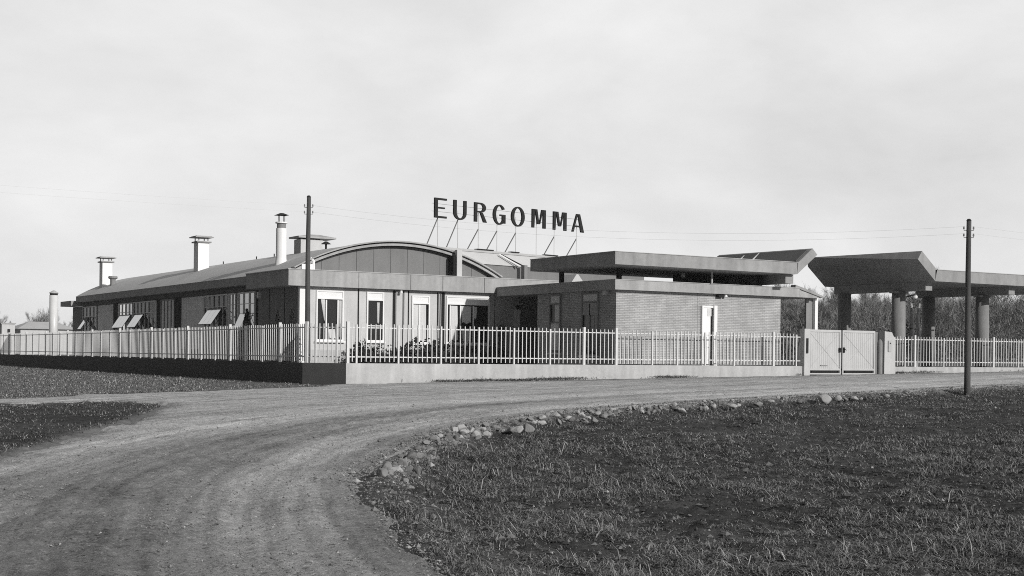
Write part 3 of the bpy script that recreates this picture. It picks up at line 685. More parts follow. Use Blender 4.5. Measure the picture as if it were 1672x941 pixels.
part(MB().tube([(5.2, 18.6, 5.7), (5.15, 18.6, 6.02), (5.05, 18.6, 6.1)], .05, 6), 'bent_vent', M_DARK)
rb = MB()
for v in (20.2, 22.6, 27.5, 30.): rb.tube([(5.4, v, 5.78), (5.4, v, 5.98)], .03, 5)
part(rb, 'roof_bolt', M_DARK)
part(MB().hexa([(17.7, 12.6, 4.2), (19.3, 12.6, 4.2), (19.3, 13.8, 4.2), (17.7, 13.8, 4.2), (18.4, 12.6, 5.15), (18.5, 12.6, 5.15), (18.5, 13.8, 5.15), (18.4, 13.8, 5.15)]), 'pale_skylight', M_WROOF)
part(MB().box(15.4, 22, 12.4, 14.4, .3, 4.2), 'rear_annex', M_PLAST)

# ------------------------------------------------------------------ rear hall and its sign
P0 = Vector((14.743, 17.989, 0)); SA = R(12)
RH = thing('rear_hall', (18, 19, .36), 'low hall with white shallow roof behind the curved roof, carrying the rooftop letters', 'factory hall')
ds, dn = Vector((math.cos(SA), math.sin(SA), 0)), Vector((-math.sin(SA), math.cos(SA), 0))
fR = lambda s, z, d: tuple(P0 + ds*s + dn*(d - .58) + Vector((0, 0, z)))
fQ = lambda s, z, d: tuple(P0 + ds*s + dn*d + Vector((0, 0, z)))
def rb_(mb, s0, s1, z0, z1, d0, d1): return mb.hexa([fR(s0, z0, d0), fR(s1, z0, d0), fR(s1, z0, d1), fR(s0, z0, d1), fR(s0, z1, d0), fR(s1, z1, d0), fR(s1, z1, d1), fR(s0, z1, d1)])
rb_(MB(), -1.85, 14, .3, 5.80, 0, 9).build('wall', M_GABLE, RH, RH.location)
MB().hexa([fR(-1.9, 5.805, -.08), fR(14.1, 5.805, -.08), fR(14.1, 5.805, 9), fR(-1.9, 5.805, 9), fR(-1.9, 6.46, .55), fR(14.1, 6.46, .55), fR(14.1, 6.46, 8.4), fR(-1.9, 6.46, 8.4)]).build('roof', M_WROOF, RH, RH.location)
rb_(MB(), -1.9, 14.1, 6.465, 6.58, .5, .66).build('ridge_beam', M_GALV, RH, RH.location)
rg = MB()
for s0, s1 in ((1.15, 2.3), (3.6, 4.2), (6.2, 7.2)): rb_(rg, s0, s1, 6.585, 6.64, .45, .75)
rg.build('ridge_flashing', M_DARK, RH, RH.location)
rb_(MB(), 3.55, 3.78, 4.2, 5.86, -.6, -.35).build('wall_post', M_GREY, RH, RH.location)
MB().tube([fR(2.7, 6.42, .35), fR(3.6, 5.82, -.45)], .035, 6).build('roof_stay', M_DARK, RH, RH.location)
MB().tube([fR(2.55, 6.40, .3), fR(3.4, 5.80, -.35)], .05, 6).build('roof_stay', M_WHITE, RH, RH.location)
SG = thing('rooftop_sign', tuple(P0 + ds*3.8 + Vector((0, 0, 6.5))), 'row of tall dark capital letters on thin struts above the roof', 'sign')
SO = SG.location
fL = lambda s, z, d: fQ(s, 8.06 + z, d)
H = 1.02; D0, D1 = 0, .09
def bar(mb, s0, z0, s1, z1): mb.strip([((s0, z0), (s0, z1)), ((s1, z0), (s1, z1))], fL, D0, D1); return mb
def slant(mb, s0, s1, z0, t0, t1, z1): return mb.strip([((s0, z0), (s1, z0)), ((t0, z1), (t1, z1))], fL, D0, D1)
def ring(mb, c, rx, rz, ix, iz, a0=0, a1=360, n=40):
    cl_ = a1 - a0 >= 360
    an = [R(a0 + (a1 - a0)*i/n) for i in range(n if cl_ else n + 1)]
    return mb.strip([((c[0] + rx*math.cos(a), c[1] + rz*math.sin(a)), (c[0] + ix*math.cos(a), c[1] + iz*math.sin(a))) for a in an], fL, D0, D1, cl_)
LET = {}
m = MB(); bar(m, -1.74, 0, -1.53, H); bar(m, -1.529, 0, -.92, .10); bar(m, -1.529, H - .10, -.92, H); bar(m, -1.529, .48, -1.05, .56); LET['E'] = m, -1.38
m = MB(); bar(m, -.44, .38, -.24, H); bar(m, .26, .38, .45, H)
an = [R(180 + 180*i/20) for i in range(21)]
m.strip([((.005 + .445*math.cos(a), .379 + .379*math.sin(a)), (.01 + .25*math.cos(a), .379 + .29*math.sin(a))) for a in an], fL, D0, D1); LET['U'] = m, 0.
m = MB(); bar(m, 1.01, 0, 1.21, H); an = [R(-90 + 180*i/18) for i in range(19)]
m.strip([((1.45 + .38*math.cos(a)*(1 if abs(a) < 1.56 else .9), .76 + .26*math.sin(a)), (1.43 + .19*math.cos(a), .76 + .18*math.sin(a))) for a in an], fL, D0, D1)
bar(m, 1.211, H - .08, 1.44, H); bar(m, 1.211, .50, 1.44, .58); slant(m, 1.67, 1.90, 0, 1.42, 1.60, .498); LET['R'] = m, 1.45
m = MB(); ring(m, (2.82, .5),   .46, .54, .26, .46, 35, 325); bar(m, 3.02, .05, 3.26, .52); bar(m, 2.86, .44, 3.019, .52); LET['G'] = m, 2.80
m = MB(); ring(m, (4.2, .5), .50, .54, .29, .46); LET['O'] = m, 4.2
for nm, s0 in (('M', 5.27), ('N', 6.93)):
    m = MB(); w_ = 1.06
    slant(m, s0, s0 + .17, 0, s0, s0 + .22, H); slant(m, s0 + w_ - .21, s0 + w_, 0, s0 + w_ - .21, s0 + w_, H)
    slant(m, s0 + .42, s0 + .56, .22, s0 + .222, s0 + .39, H); slant(m, s0 + .562, s0 + .62, .22, s0 + w_ - .32, s0 + w_ - .212, H); LET[nm] = m, s0 + (.5 if nm == 'M' else .25)
m = MB(); slant(m, 8.43, 8.57, 0, 8.80, 8.90, H); slant(m, 9.17, 9.42, 0, 8.902, 9.08, H); bar(m, 8.68, .28, 9.08, .37); LET['A'] = m, 8.98
for k in 'EURGOMNA': LET[k][0].build('letter', M_DARK, SG, SO)
MB().tube([fL(-1.8, .34, .18), fL(9.45, .34, .18)], .012, 4).tube([fL(-1.8, .74, .18), fL(9.45, .74, .18)], .012, 4).build('carrier_rail', M_GREY, SG, SO)
for k in 'EURGOMNA':
    s0 = LET[k][1]
    MB().tube([fL(s0, .5, .19), fQ(s0 + .02, 6.45, .2)], .016, 5).build('leg', M_GALV, SG, SO)
    if k == 'M': continue
    zt = .0 if k in 'EU' else -.36
    MB().tube([fL(s0, zt, .19), fQ(s0 - .18, 6.45, 1.0)], .032, 5).build('strut', M_GREY, SG, SO)

# ------------------------------------------------------------------ brick gatehouse with two flat roofs
GH = thing('brick_gatehouse', (16.5, 3.6, .36), 'pale brick gatehouse under two stacked flat roofs, the upper folded up at its right end', 'gatehouse')
GO = GH.location
def gpart(mb, name, m, parent=None): return mb.build(name, m, parent or GH, GO)
gpart(MB().box(12.12, 20.97, .7, 6.48, .3, 3.735), 'brick_wall', M_BRICK)
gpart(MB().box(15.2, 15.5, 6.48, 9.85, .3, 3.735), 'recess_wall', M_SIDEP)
gpart(MB().box(11.85, 21.80, .4, 9.45, 3.74, 4.13), 'lower_roof', M_CONC)
gpart(MB().box(11.82, 21.8, .37, 9.45, 4.132, 4.155), 'roof_flashing', M_GALV)
gpart(MB().prism([(21.805, 3.74), (22.95, 3.735), (22.95, 3.775), (21.805, 4.06)], fnv, .4, 3.2), 'roof_wedge', M_CONC)
gpart(MB().prism([(21.60, 4.17), (23.25, 3.76), (23.25, 3.85), (21.62, 4.28)], fnv, .45, .75), 'sloping_gutter', M_SLABC)
gpart(MB().box(22.74, 23.12, .95, 1.05, .36, 3.74), 'porch_panel', M_SIDEP)
gpart(MB().box(23.13, 23.30, .8, 1.02, .36, 3.76), 'porch_post', M_WHITE)
up = gpart(MB().box(11.10, 20.69, -.6, 5.5, 4.66, 5.15).hexa([(20.692, -.6, 4.66), (21.853, -.6, 5.54), (21.564, -.6, 5.80), (20.742, -.6, 5.16), (20.692, 5.5, 4.66), (21.853, 5.5, 5.54), (21.564, 5.5, 5.86), (20.742, 5.5, 5.16)]), 'upper_roof', M_SLABC)
gpart(MB().hexa([(20.80, -.42, 5.215), (21.44, -.42, 5.712), (21.41, -.42, 5.75), (20.77, -.42, 5.25), (20.80, 5.4, 5.215), (21.44, 5.4, 5.772), (21.41, 5.4, 5.81), (20.77, 5.4, 5.25)]), 'roof_felt', M_BITU, up)
fl = MB()
for v in (2.55, 3.45): fl.hexa([(20.775, v, 5.258), (21.43, v, 5.76), (21.42, v, 5.79), (20.765, v, 5.285), (20.775, v + .07, 5.258), (21.43, v + .07, 5.76), (21.42, v + .07, 5.79), (20.765, v + .07, 5.285)])
gpart(fl, 'felt_strip', M_WHITE, up)
gpart(MB().box(11.07, 20.72, -.63, 5.5, 5.152, 5.175), 'roof_edge_trim', M_GALV, up)
gpart(MB().box(20.3, 20.75, -.30, 5.4, 4.27, 4.655), 'roof_beam', M_SLABC)
gpart(MB().box(17.0, 20.0, 3.0, 3.2, 4.16, 4.655), 'clerestory_wall', M_DARK)
for u, v in ((12.25, 4.85), (12.45, 1.0), (19.9, .9), (19.9, 5.0)): gpart(MB().box(u, u + .16, v, v + .16, 4.157, 4.657), 'roof_support', M_DARK)
gpart(MB().tube([(16.74, .3, 4.16), (16.74, .3, 4.657)], .04, 8), 'thin_support', M_GALV)
gpart(MB().tube([(16.5, 1.9, 4.655), (16.5, 1.9, 4.58), (16.5, 1.9, 4.46)], [.05, .09, .09], 10), 'soffit_lamp', M_WHITE)
fD = lambda a, z, d: (a, .7 - d, z)
dr = MB(); bx(dr, fD, 16.50, 16.58, .4, 3.23, .002, .10); bx(dr, fD, 17.10, 17.27, .4, 3.25, .002, .16); bx(dr, fD, 16.58, 17.10, 3.15, 3.23, .002, .10)
door = gpart(dr, 'door', M_WHITE)
q = MB(); bx(q, fD, 16.58, 16.98, .42, 3.15, .03, .06); gpart(q, 'door_leaf', M_WHITE, door)
q = MB(); bx(q, fD, 16.98, 17.10, .42, 3.15, .004, .01); gpart(q, 'door_gap', M_DARKP, door)
q = MB(); bx(q, fD, 16.80, 17.02, 2.80, 3.12, .062, .07); gpart(q, 'door_notice', M_CURT, door)
q = MB(); q.tube([fD(16.94, 1.5, .06), fD(16.94, 1.5, .12), fD(16.85, 1.5, .12)], .015, 6); gpart(q, 'door_handle', M_GREY, door)
q = MB(); bx(q, fD, 17.30, 17.60, 3.60, 3.735, .002, .2); gpart(q, 'meter_box', M_DARK)
gpart(MB().tube([(17.72, .55, 3.735), (17.72, .55, 3.63)], [.05, .08], 10), 'soffit_lamp', M_WHITE)
q = MB(); bx(q, fD, 16.315, 16.33, .4, 3.73, .001, .004); gpart(q, 'wall_strip', M_GREY)  # vertical joint line in the brickwork
w = window(fB, 4.62, 5.47, 1.2, 3.68, (), (2.5,), transom=3.29, tm=M_CURT, parent=GH, frame=M_GREY, glass=M_GLASS, bld=GO)
q = MB(); bx(q, fB, 4.7, 5.05, 2.53, 3.25, .014, .03); bx(q, fB, 4.75, 5.38, 1.3, 2.46, .014, .03); gpart(q, 'door_panel', M_CURT, w)
w = window(fB, 1.86, 3.03, 1.1, 3.68, (2.45,), (), transom=3.30, tm=M_CURT, parent=GH, frame=M_GREY, glass=M_GLASS, bld=GO)
q = MB(); bx(q, fB, 1.93, 2.95, 2.76, 3.26, .014, .06); gpart(q, 'roller_shade', M_SHADE, w)
q = MB(); bx(q, fB, 2.15, 2.4, 1.3, 2.74, .014, .02); gpart(q, 'curtain', M_SHADE, w)
gpart(MB().box(11.96, 12.115, 1.18, 1.43, 3.56, 3.735), 'wall_lamp', M_GALV)

# ------------------------------------------------------------------ gate canopy on columns
GC = thing('gate_canopy', (31, 2.2, .36), 'folded concrete gate canopy on four round columns right of the gatehouse', 'canopy')
CO_ = GC.location
def cpart(mb, name, m, smooth=False, parent=None): return mb.build(name, m, parent or GC, CO_, smooth)
v0, v1 = -1.2, 5.7
cs = MB().box(28.60, 42, v0, v1, 4.635, 5.15)
nb, nt, nB, nT = (27.44, v0, 5.577), (27.70, v0, 5.96), (28.598, v0, 4.635), (28.71, v0, 5.148)
fb_, ft, fB_, fT = (27.44, v1, 5.577), (27.26, v1 - .1, 6.02), (28.598, v1, 4.635), (28.71, v1, 5.148)
cs.add([nb, nt, nB, nT, fb_, ft, fB_, fT], [(0, 2, 3, 1), (0, 4, 6, 2), (1, 3, 7), (1, 7, 5), (0, 1, 5), (0, 5, 4), (4, 5, 7, 6), (2, 6, 7, 3)])
cpart(cs, 'folded_slab', M_SLABC)
cpart(MB().box(28.72, 42, v0 - .03, v1, 5.152, 5.178), 'slab_edge_trim', M_GALV)
for u in (28.6, 34.4):
    cpart(MB().box(u - .02, u + .42, -.66, 5.05, 4.24, 4.632), 'beam', M_SLABC)
cols = [(28.58, .92), (34.45, .92), (28.58, 4.35), (34.45, 4.25)]
for u, v in cols:
    c_ = cpart(MB().tube([(u, v, .2), (u, v, 4.239)], [.34, .31], 32), 'column', M_COLM)
    c_.data.polygons.foreach_set('use_smooth', [len(p.vertices) == 4 for p in c_.data.polygons])
for u in (28.58, 34.45): cpart(MB().box(u - .40, u + .40, .70, 1.14, 4.15, 4.238), 'column_head', M_SLABC)
lm = cpart(MB().tube([(28.85, .72, 3.98), (29.0, .55, 4.06), (29.15, .45, 4.1)], .03, 6), 'lamp_bracket', M_DARK)
cpart(MB().tube([(29.15, .45, 4.14), (29.15, .45, 4.0), (29.15, .45, 3.92)], [.05, .12, .1], 12), 'lamp_globe', M_WHITE, False, lm)
cpart(MB().tube([(34.75, .85, 3.7), (34.98, .8, 3.72)], .04, 6), 'lamp_bracket', M_DARK)
cpart(MB().tube([(28.55, .4, 4.0), (28.55, .4, 4.6)], .02, 6), 'drain_pipe', M_GALV)

# ------------------------------------------------------------------ boundary walls, fences, gate
def lowwall(name, label, poly, z1, m, z0=-.6):
    b = MB().prism(poly, lambda a, b, d: (a, b, d), z0, z1).build(name, m, None, (poly[0][0], poly[0][1], 0)); return tag(b, label, 'wall', None)
lowwall('boundary_wall', 'pale concrete plinth wall under the front fence, facing the road', [(0, 0), (21.62, 0), (21.62, .25), (.1, .25)], .74, M_LOWW)
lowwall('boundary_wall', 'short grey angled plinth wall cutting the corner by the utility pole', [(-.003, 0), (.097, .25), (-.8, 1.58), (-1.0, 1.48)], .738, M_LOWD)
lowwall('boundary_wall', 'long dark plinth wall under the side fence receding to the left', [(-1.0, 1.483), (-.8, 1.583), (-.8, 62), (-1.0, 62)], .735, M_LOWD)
lowwall('boundary_wall', 'grey plinth wall right of the gate pillar behind the right utility pole', [(27.32, 0), (46, 0), (46, .25), (27.32, .25)], .74, M_LOWW)
cp = MB()
def fence(label, p0, p1, posts, thick, zw, step=.19, pw=.029, pd=.03, hp=1.39):
    p0, p1 = Vector(p0), Vector(p1); d = (p1 - p0); Ln = d.length; d /= Ln; n = Vector((-d.y, d.x))
    t = thing('picket_fence', (p0.x, p0.y, zw), label, 'fence')
    o = t.location
    def hx(mb, a0, a1, w0, w1, z0, z1):
        P = lambda a, w, z: (p0.x + d.x*a + n.x*w, p0.y + d.y*a + n.y*w, z)
        mb.hexa([P(a0, w0, z0), P(a1, w0, z0), P(a1, w1, z0), P(a0, w1, z0), P(a0, w0, z1), P(a1, w0, z1), P(a1, w1, z1), P(a0, w1, z1)])
    ps = sorted(posts)
    for a in ps:
        mb = MB(); h = .05 if a in thick else .03
        hx(mb, a - h, a + h, -h, h, zw - .02, zw + (1.46 if a in thick else 1.36)); mb.build('post', M_FENCE, t, o)
    ed = [0] + ps + [Ln]
    for a, b in zip(ed[:-1], ed[1:]):
        if b - a < .25: continue
        mb = MB(); k = max(1, round((b - a)/step)); st = (b - a)/k
        for i in range(1 if a in ps else 0, k):
            c = a + i*st; dz = random.uniform(-.012, .012); tl = random.uniform(-.008, .008)
            P = lambda a_, w, z: (p0.x + d.x*a_ + n.x*w, p0.y + d.y*a_ + n.y*w, z)
            h = pw/2; z0, z1 = zw + .05 + dz, zw + hp + dz
            mb.hexa([P(c - h, -pd, z0), P(c + h, -pd, z0), P(c + h, 0, z0), P(c - h, 0, z0), P(c - h + tl, -pd, z1), P(c + h + tl, -pd, z1), P(c + h + tl, 0, z1), P(c - h + tl, 0, z1)])
        ea, eb = (.055 if a in ps else 0), (.055 if b in ps else 0)
        hx(mb, a + ea, b - eb, .002, .03, zw + .205, zw + .245); hx(mb, a + ea, b - eb, .002, .03, zw + 1.235, zw + 1.275)
        mb.build('picket_panel', M_FENCE, t, o)
    return t
fence('white picket fence on the pale front wall before the windows and brick gatehouse', (.05, .1), (21.6, .1), [.05, .39, 2.035, 3.77, 5.36, 6.9, 8.53, 10.1, 11.65, 13.45, 14.74, 16.2, 17.77, 19.97, 21.3], [.05, 10.1, 11.65, 19.97], .74)
fence('short run of white pickets turning the corner behind the left utility pole', (-.88, 1.52), (.02, .14), [.06, .42, 1.3], [.06], .738)
lp_ = [.5 + 1.75*i for i in range(33)]
fence('long white picket fence on the dark side wall receding to the left', (-.9, 1.6), (-.9, 61), lp_, [a for i, a in enumerate(lp_) if i % 3 == 1], .735, pw=.03, pd=.02)
fence('white picket fence right of the gate, running past the round columns', (27.36, .1), (45.8, .1), [.06, .75, 1.4, 3.37, 5.1, 6.9, 8.77, 10.6, 12.5, 14.4, 16.3], [1.4, 6.9], .74)
GT = thing('gate', (24, .05, .37), 'closed double leaf gate of pale vertical boards with thin diagonal braces', 'gate')
to = GT.location
for u0, u1 in ((22.0, 23.93), (24.02, 26.06)):
    mb = MB(); k = round((u1 - u0)/.13)
    for i in range(k):
        a, b = u0 + (u1 - u0)*i/k, u0 + (u1 - u0)*(i+1)/k; mb.box(a + .004, b - .004, .02, .05 + .0012*(i % 2), .64, 2.24)
    lf = mb.build('leaf', M_GATE, GT, to)
    f = MB().box(u0, u1, -.01, .07, 2.24, 2.34).box(u0, u1, -.01, .07, .38, .44).box(u0, u1, -.01, .07, .56, .639).box(u0, u0 + .07, -.012, .072, .441, 2.239).box(u1 - .07, u1, -.012, .072, .441, 2.239)
    f.build('leaf_frame', M_GATE, lf, to)
    dg = MB(); dg.tube([(u0 + .08, .014, 2.2), (u1 - .08, .014, .68)], .007, 5).tube([(u0 + .08, .012, .68), (u1 - .08, .012, 2.2)], .006, 5); dg.build('brace', M_GATE, lf, to)
    MB().box(u0 + .2, u1 - .2, .03, .06, .441, .555).build('ground_slot', M_DARKP, lf, to)
lk = MB().box(23.80, 23.92, -.05, -.012, 1.36, 1.56).box(24.04, 24.14, -.05, -.012, 1.34, 1.58).tube([(23.86, -.05, 1.5), (23.86, -.1, 1.5), (23.78, -.1, 1.5)], .014, 6).tube([(24.09, -.05, 1.5), (24.09, -.1, 1.5), (24.17, -.1, 1.45)], .014, 6)
lk.build('latch', M_DARK, GT, to)
MB().box(22.7, 23.1, -.02, .018, .76, .79).build('foot_bolt', M_GREY, GT, to)
gp_ = MB().box(21.64, 21.97, -.10, .2, .1, 2.36).build('gate_post', M_GATE, None, (21.8, 0, .2)); tag(gp_, 'square pale gate post at the left of the gate', 'post')
MB().box(21.74, 21.84, -.14, -.102, 1.3, 1.95).build('bell_plate', M_DARK, gp_, (21.8, 0, .2))
bo = MB().tube([(26.32, -.05, .2), (26.32, -.05, 1.78), (26.32, -.05, 1.88), (26.32, -.05, 1.95), (26.32, -.05, 1.98)], [.12, .12, .105, .06, .02], 16).build('bollard', M_COLM, None, (26.32, -.05, .3)); tag(bo, 'round topped grey bollard between the gate and the pillar', 'bollard')
pl = thing('gate_pillar', (26.88, 0, .3), 'broad grey gate pillar with sloped right shoulder and intercom plate', 'pillar')
fP = lambda a, b, d: (a, d, b)
MB().prism([(26.58, .1), (27.30, .1), (27.30, 1.92), (27.06, 2.30), (26.60, 2.34)], fP, -.08, .5).build('shaft', M_GATE, pl, pl.location)
MB().box(26.80, 26.99, -.13, -.081, 1.42, 1.92).build('intercom_plate', M_GALV, pl, pl.location)
MB().tube([(26.9, -.13, 1.80), (26.9, -.15, 1.80)], .03, 10).build('bell_button', M_DARK, pl, pl.location)
MB().box(26.3, 26.56, .3, .5, .2, 2.3).build('rear_stop', M_SIDEP, pl, pl.location)

# ------------------------------------------------------------------ utility poles and wires
def pole(x, y, z, h, r0, r1, label, wz):
    t = thing('utility_pole', (x, y, z), label, 'pole', 'wooden utility poles')
    q = MB(); n = 7
    q.tube([(x + .01*math.sin(i), y, z - .3 + (h + .3)*i/n) for i in range(n + 1)], [r0 + (r1 - r0)*i/n for i in range(n + 1)], 14).build('pole_shaft', M_WOODP, t, t.location, True)
    MB().tube([(x, y, z + h), (x, y, z + h + .06)], [r1*1.15, r1*.6], 12).build('pole_cap', M_DARK, t, t.location)
    for w_ in wz:
        for sg in (-1, 1):
            cx, cy = x + sg*.15*math.cos(YAW), y - sg*.15*math.sin(YAW)
            MB().tube([(x, y, z + h - w_), (cx, cy, z + h - w_), (cx, cy, z + h - w_ + .06)], .012, 5).tube([(cx, cy, z + h - w_ + .04), (cx, cy, z + h - w_ + .12)], [.03, .022], 8).build('insulator', M_GREY, t, t.location)
    return t
pole(-.22, 2.9, .36, 6.42, .105, .075, 'slim dark wooden pole standing inside the fence at the wall corner', (.38, .62))
pole(14.4, -14.7, -.02, 5.46, .100, .072, 'dark wooden pole standing alone at the field edge on the right', (.3, .52))
def wire(p, q, sag, label):
    p, q = Vector(p), Vector(q); n = 24
    pts = [p.lerp(q, i/n) - Vector((0, 0, sag*4*(i/n)*(1 - i/n))) for i in range(n + 1)]
    o = MB().tube(pts, .0026, 4).build('overhead_wire', M_GALV, None, tuple(p)); tag(o, label, 'wire', 'overhead wires')
for k, (za, zb) in enumerate(((6.48, 5.26), (6.24, 5.04))):
    nm = ('upper', 'lower')[k]
    wire((-.22 + .1, 2.9 - .06, za), (14.4 - .1, -14.7 + .06, zb), .55, nm + ' overhead wire sagging between the two wooden poles')
    wire((-.34, 2.98, za), (-38, 8.0, za + 1.35), .35, nm + ' overhead wire leaving the left pole towards the left edge')
    wire((14.5, -14.76, zb), (50, -22, zb - .2), .5, nm + ' overhead wire leaving the right pole towards the right edge')

# ------------------------------------------------------------------ planting in the yard
def leafball(fn, n, size, seed):      # fn(rng) -> point; many small leaf faces
    r = np.random.default_rng(seed); V = []; Fc = []
    for i in range(n):
        p = fn(r); a = r.normal(size=3); a /= np.linalg.norm(a); b = np.cross(a, r.normal(size=3)); b /= np.linalg.norm(b)
        s = size*r.uniform(.6, 1.4); k = len(V)
        V += [p - a*s, p + b*s*.45, p + a*s, p - b*s*.45]; Fc.append((k, k+1, k+2, k+3))
    return np.array(V), np.array(Fc)
def cone_shrub():
    def fn(r):
        h = r.random()**1.4; rad = .34*(1 - h)**.75*r.random()**.35 + .02; a = r.uniform(0, 6.28)
        rad *= 1 + .25*math.sin(3*a + 5*h)
        return np.array([rad*math.cos(a), rad*math.sin(a), .12 + h*2.15])
    V, Fc = leafball(fn, 1500, .05, 5)
    return np_mesh('foliage', V, Fc, [M_LEAF])
cm = cone_shrub()
for i, (u, v, sc, lab) in enumerate(((1.55, 8.55, 1.12, 'slender dark conical evergreen nearest the wall corner behind the side fence'), (1.6, 10.15, 1.10, 'slender dark conical evergreen second from the wall corner by the side wall'), (1.6, 13.85, 1.15, 'slender dark conical evergreen under the side window with light panes'))):
    t = thing('conical_shrub', (u, v, .36), lab, 'shrub', 'conical evergreens beside the side wall', i*1.3); t.scale = (sc,)*3
    link('foliage', cm, t); MB().tube([(0, 0, -.05), (0, 0, .5)], .03, 6).build('stem', M_BARK, t)
def low_shrub(i):
    def fn(r):
        a = r.uniform(0, 6.28); rad = .55*r.random()**.5; h = (.55*math.sqrt(max(0, 1 - (rad/.6)**2)) + .1)*r.random()**.4*(1 + .3*math.sin(2*a + i))
        return np.array([rad*math.cos(a), rad*math.sin(a)*.6, h])
    V, Fc = leafball(fn, 650, .055, 20 + i); return np_mesh('foliage', V, Fc, [M_LEAF2])
lm_ = [low_shrub(i) for i in range(3)]
labs = 'low dark shrub growing in the bed below the front windows'
for i in range(11):
    u = 4.9 + i*.62 + random.uniform(-.1, .1)
    o = link('low_shrub', lm_[i % 3], None, (u, 9.25 + random.uniform(-.1, .1), .36)); sc = random.uniform(1.1, 1.65); o.scale = (sc*1.1, sc, sc*1.1); o.rotation_euler = (0, 0, random.uniform(-.4, .4)); tag(o, labs, 'shrub', 'low shrubs under the front windows')
pt = thing('potted_plant', (12.0, 9.3, .36), 'tall thin potted plant against the pale wall left of the recess', 'plant')
MB().tube([(12.0, 9.3, .36), (12.0, 9.3, .75)], [.14, .2], 12).build('pot', M_TERRA, pt, pt.location)
MB().tube([(12.0, 9.3, .7), (12.03, 9.32, 1.5), (11.98, 9.3, 2.3)], [.02, .015, .01], 5).build('stem', M_BARK, pt, pt.location)
V, Fc = leafball(lambda r: np.array([r.normal(0, .13), r.normal(0, .1), r.choice([.9, 1.25, 1.6, 1.95]) + r.normal(0, .09)]), 170, .07, 3)
link('foliage', np_mesh('foliage', V, Fc, [M_LEAF]), pt)

# ------------------------------------------------------------------ things beyond: tank, sheds, houses
FU, FV, FR_, FZ = .3, 43.93, 0.265, 4.49
tk = thing('steel_flue', (FU, FV, .36), 'tall shiny steel cylinder with small cap standing beyond the hall at left', 'flue')
b_ = MB().tube([(FU, FV, .3), (FU, FV, FZ)], FR_, 28).build('cylinder', mat('bright_steel', .66, rough=.35, var=.1, scale=2., spec=.5), tk, tk.location); b_.data.polygons.foreach_set('use_smooth', [len(p.vertices) == 4 for p in b_.data.polygons])
MB().tube([(FU, FV, FZ), (FU, FV, FZ + .12)], FR_*.9, 20).build('vent_collar', M_DARK, tk, tk.location)
MB().tube([(FU, FV, FZ + .12), (FU, FV, FZ + .16), (FU, FV, FZ + .31)], [FR_*1.06, FR_*1.06, .05], 20).build('cap', M_GALV, tk, tk.location)
sh = thing('white_shed', (11.6, 114, 0), 'small flat roofed white block beyond the fence at the far left edge', 'shed')
MB().box(10.9, 12.3, 113.4, 116, 0, 3.85).build('wall', M_PLAST, sh, sh.location); MB().box(10.8, 12.4, 113.3, 116.1, 3.852, 3.98).build('roof', M_CONC, sh, sh.location)
MB().box(11.5, 11.8, 113.37, 113.398, 2.9, 3.3).build('vent', M_DARK, sh, sh.location)
for lab, (u0, u1, v0_, v1_, ze, zr) in {'long low farmhouse with pale walls and grey hipped roof far at left': (21, 28.5, 152, 160, 3.9, 5.0), 'small pale cottage partly hidden behind the steel cylinder': (33, 41, 152, 160, 3.9, 5.1)}.items():
    h = thing('farmhouse', ((u0 + u1)/2, v0_, 0), lab, 'house', 'distant farm houses')
    MB().box(u0, u1, v0_, v1_, 0, ze).build('wall', M_PLAST, h, h.location)
    MB().hexa([(u0 - .5, v0_ - .5, ze), (u1 + .5, v0_ - .5, ze), (u1 + .5, v1_ + .5, ze), (u0 - .5, v1_ + .5, ze), (u0 + 2, v0_ + 3.8, zr), (u1 - 2, v0_ + 3.8, zr), (u1 - 2, v0_ + 4.2, zr), (u0 + 2, v0_ + 4.2, zr)]).build('roof', M_ROOF, h, h.location)

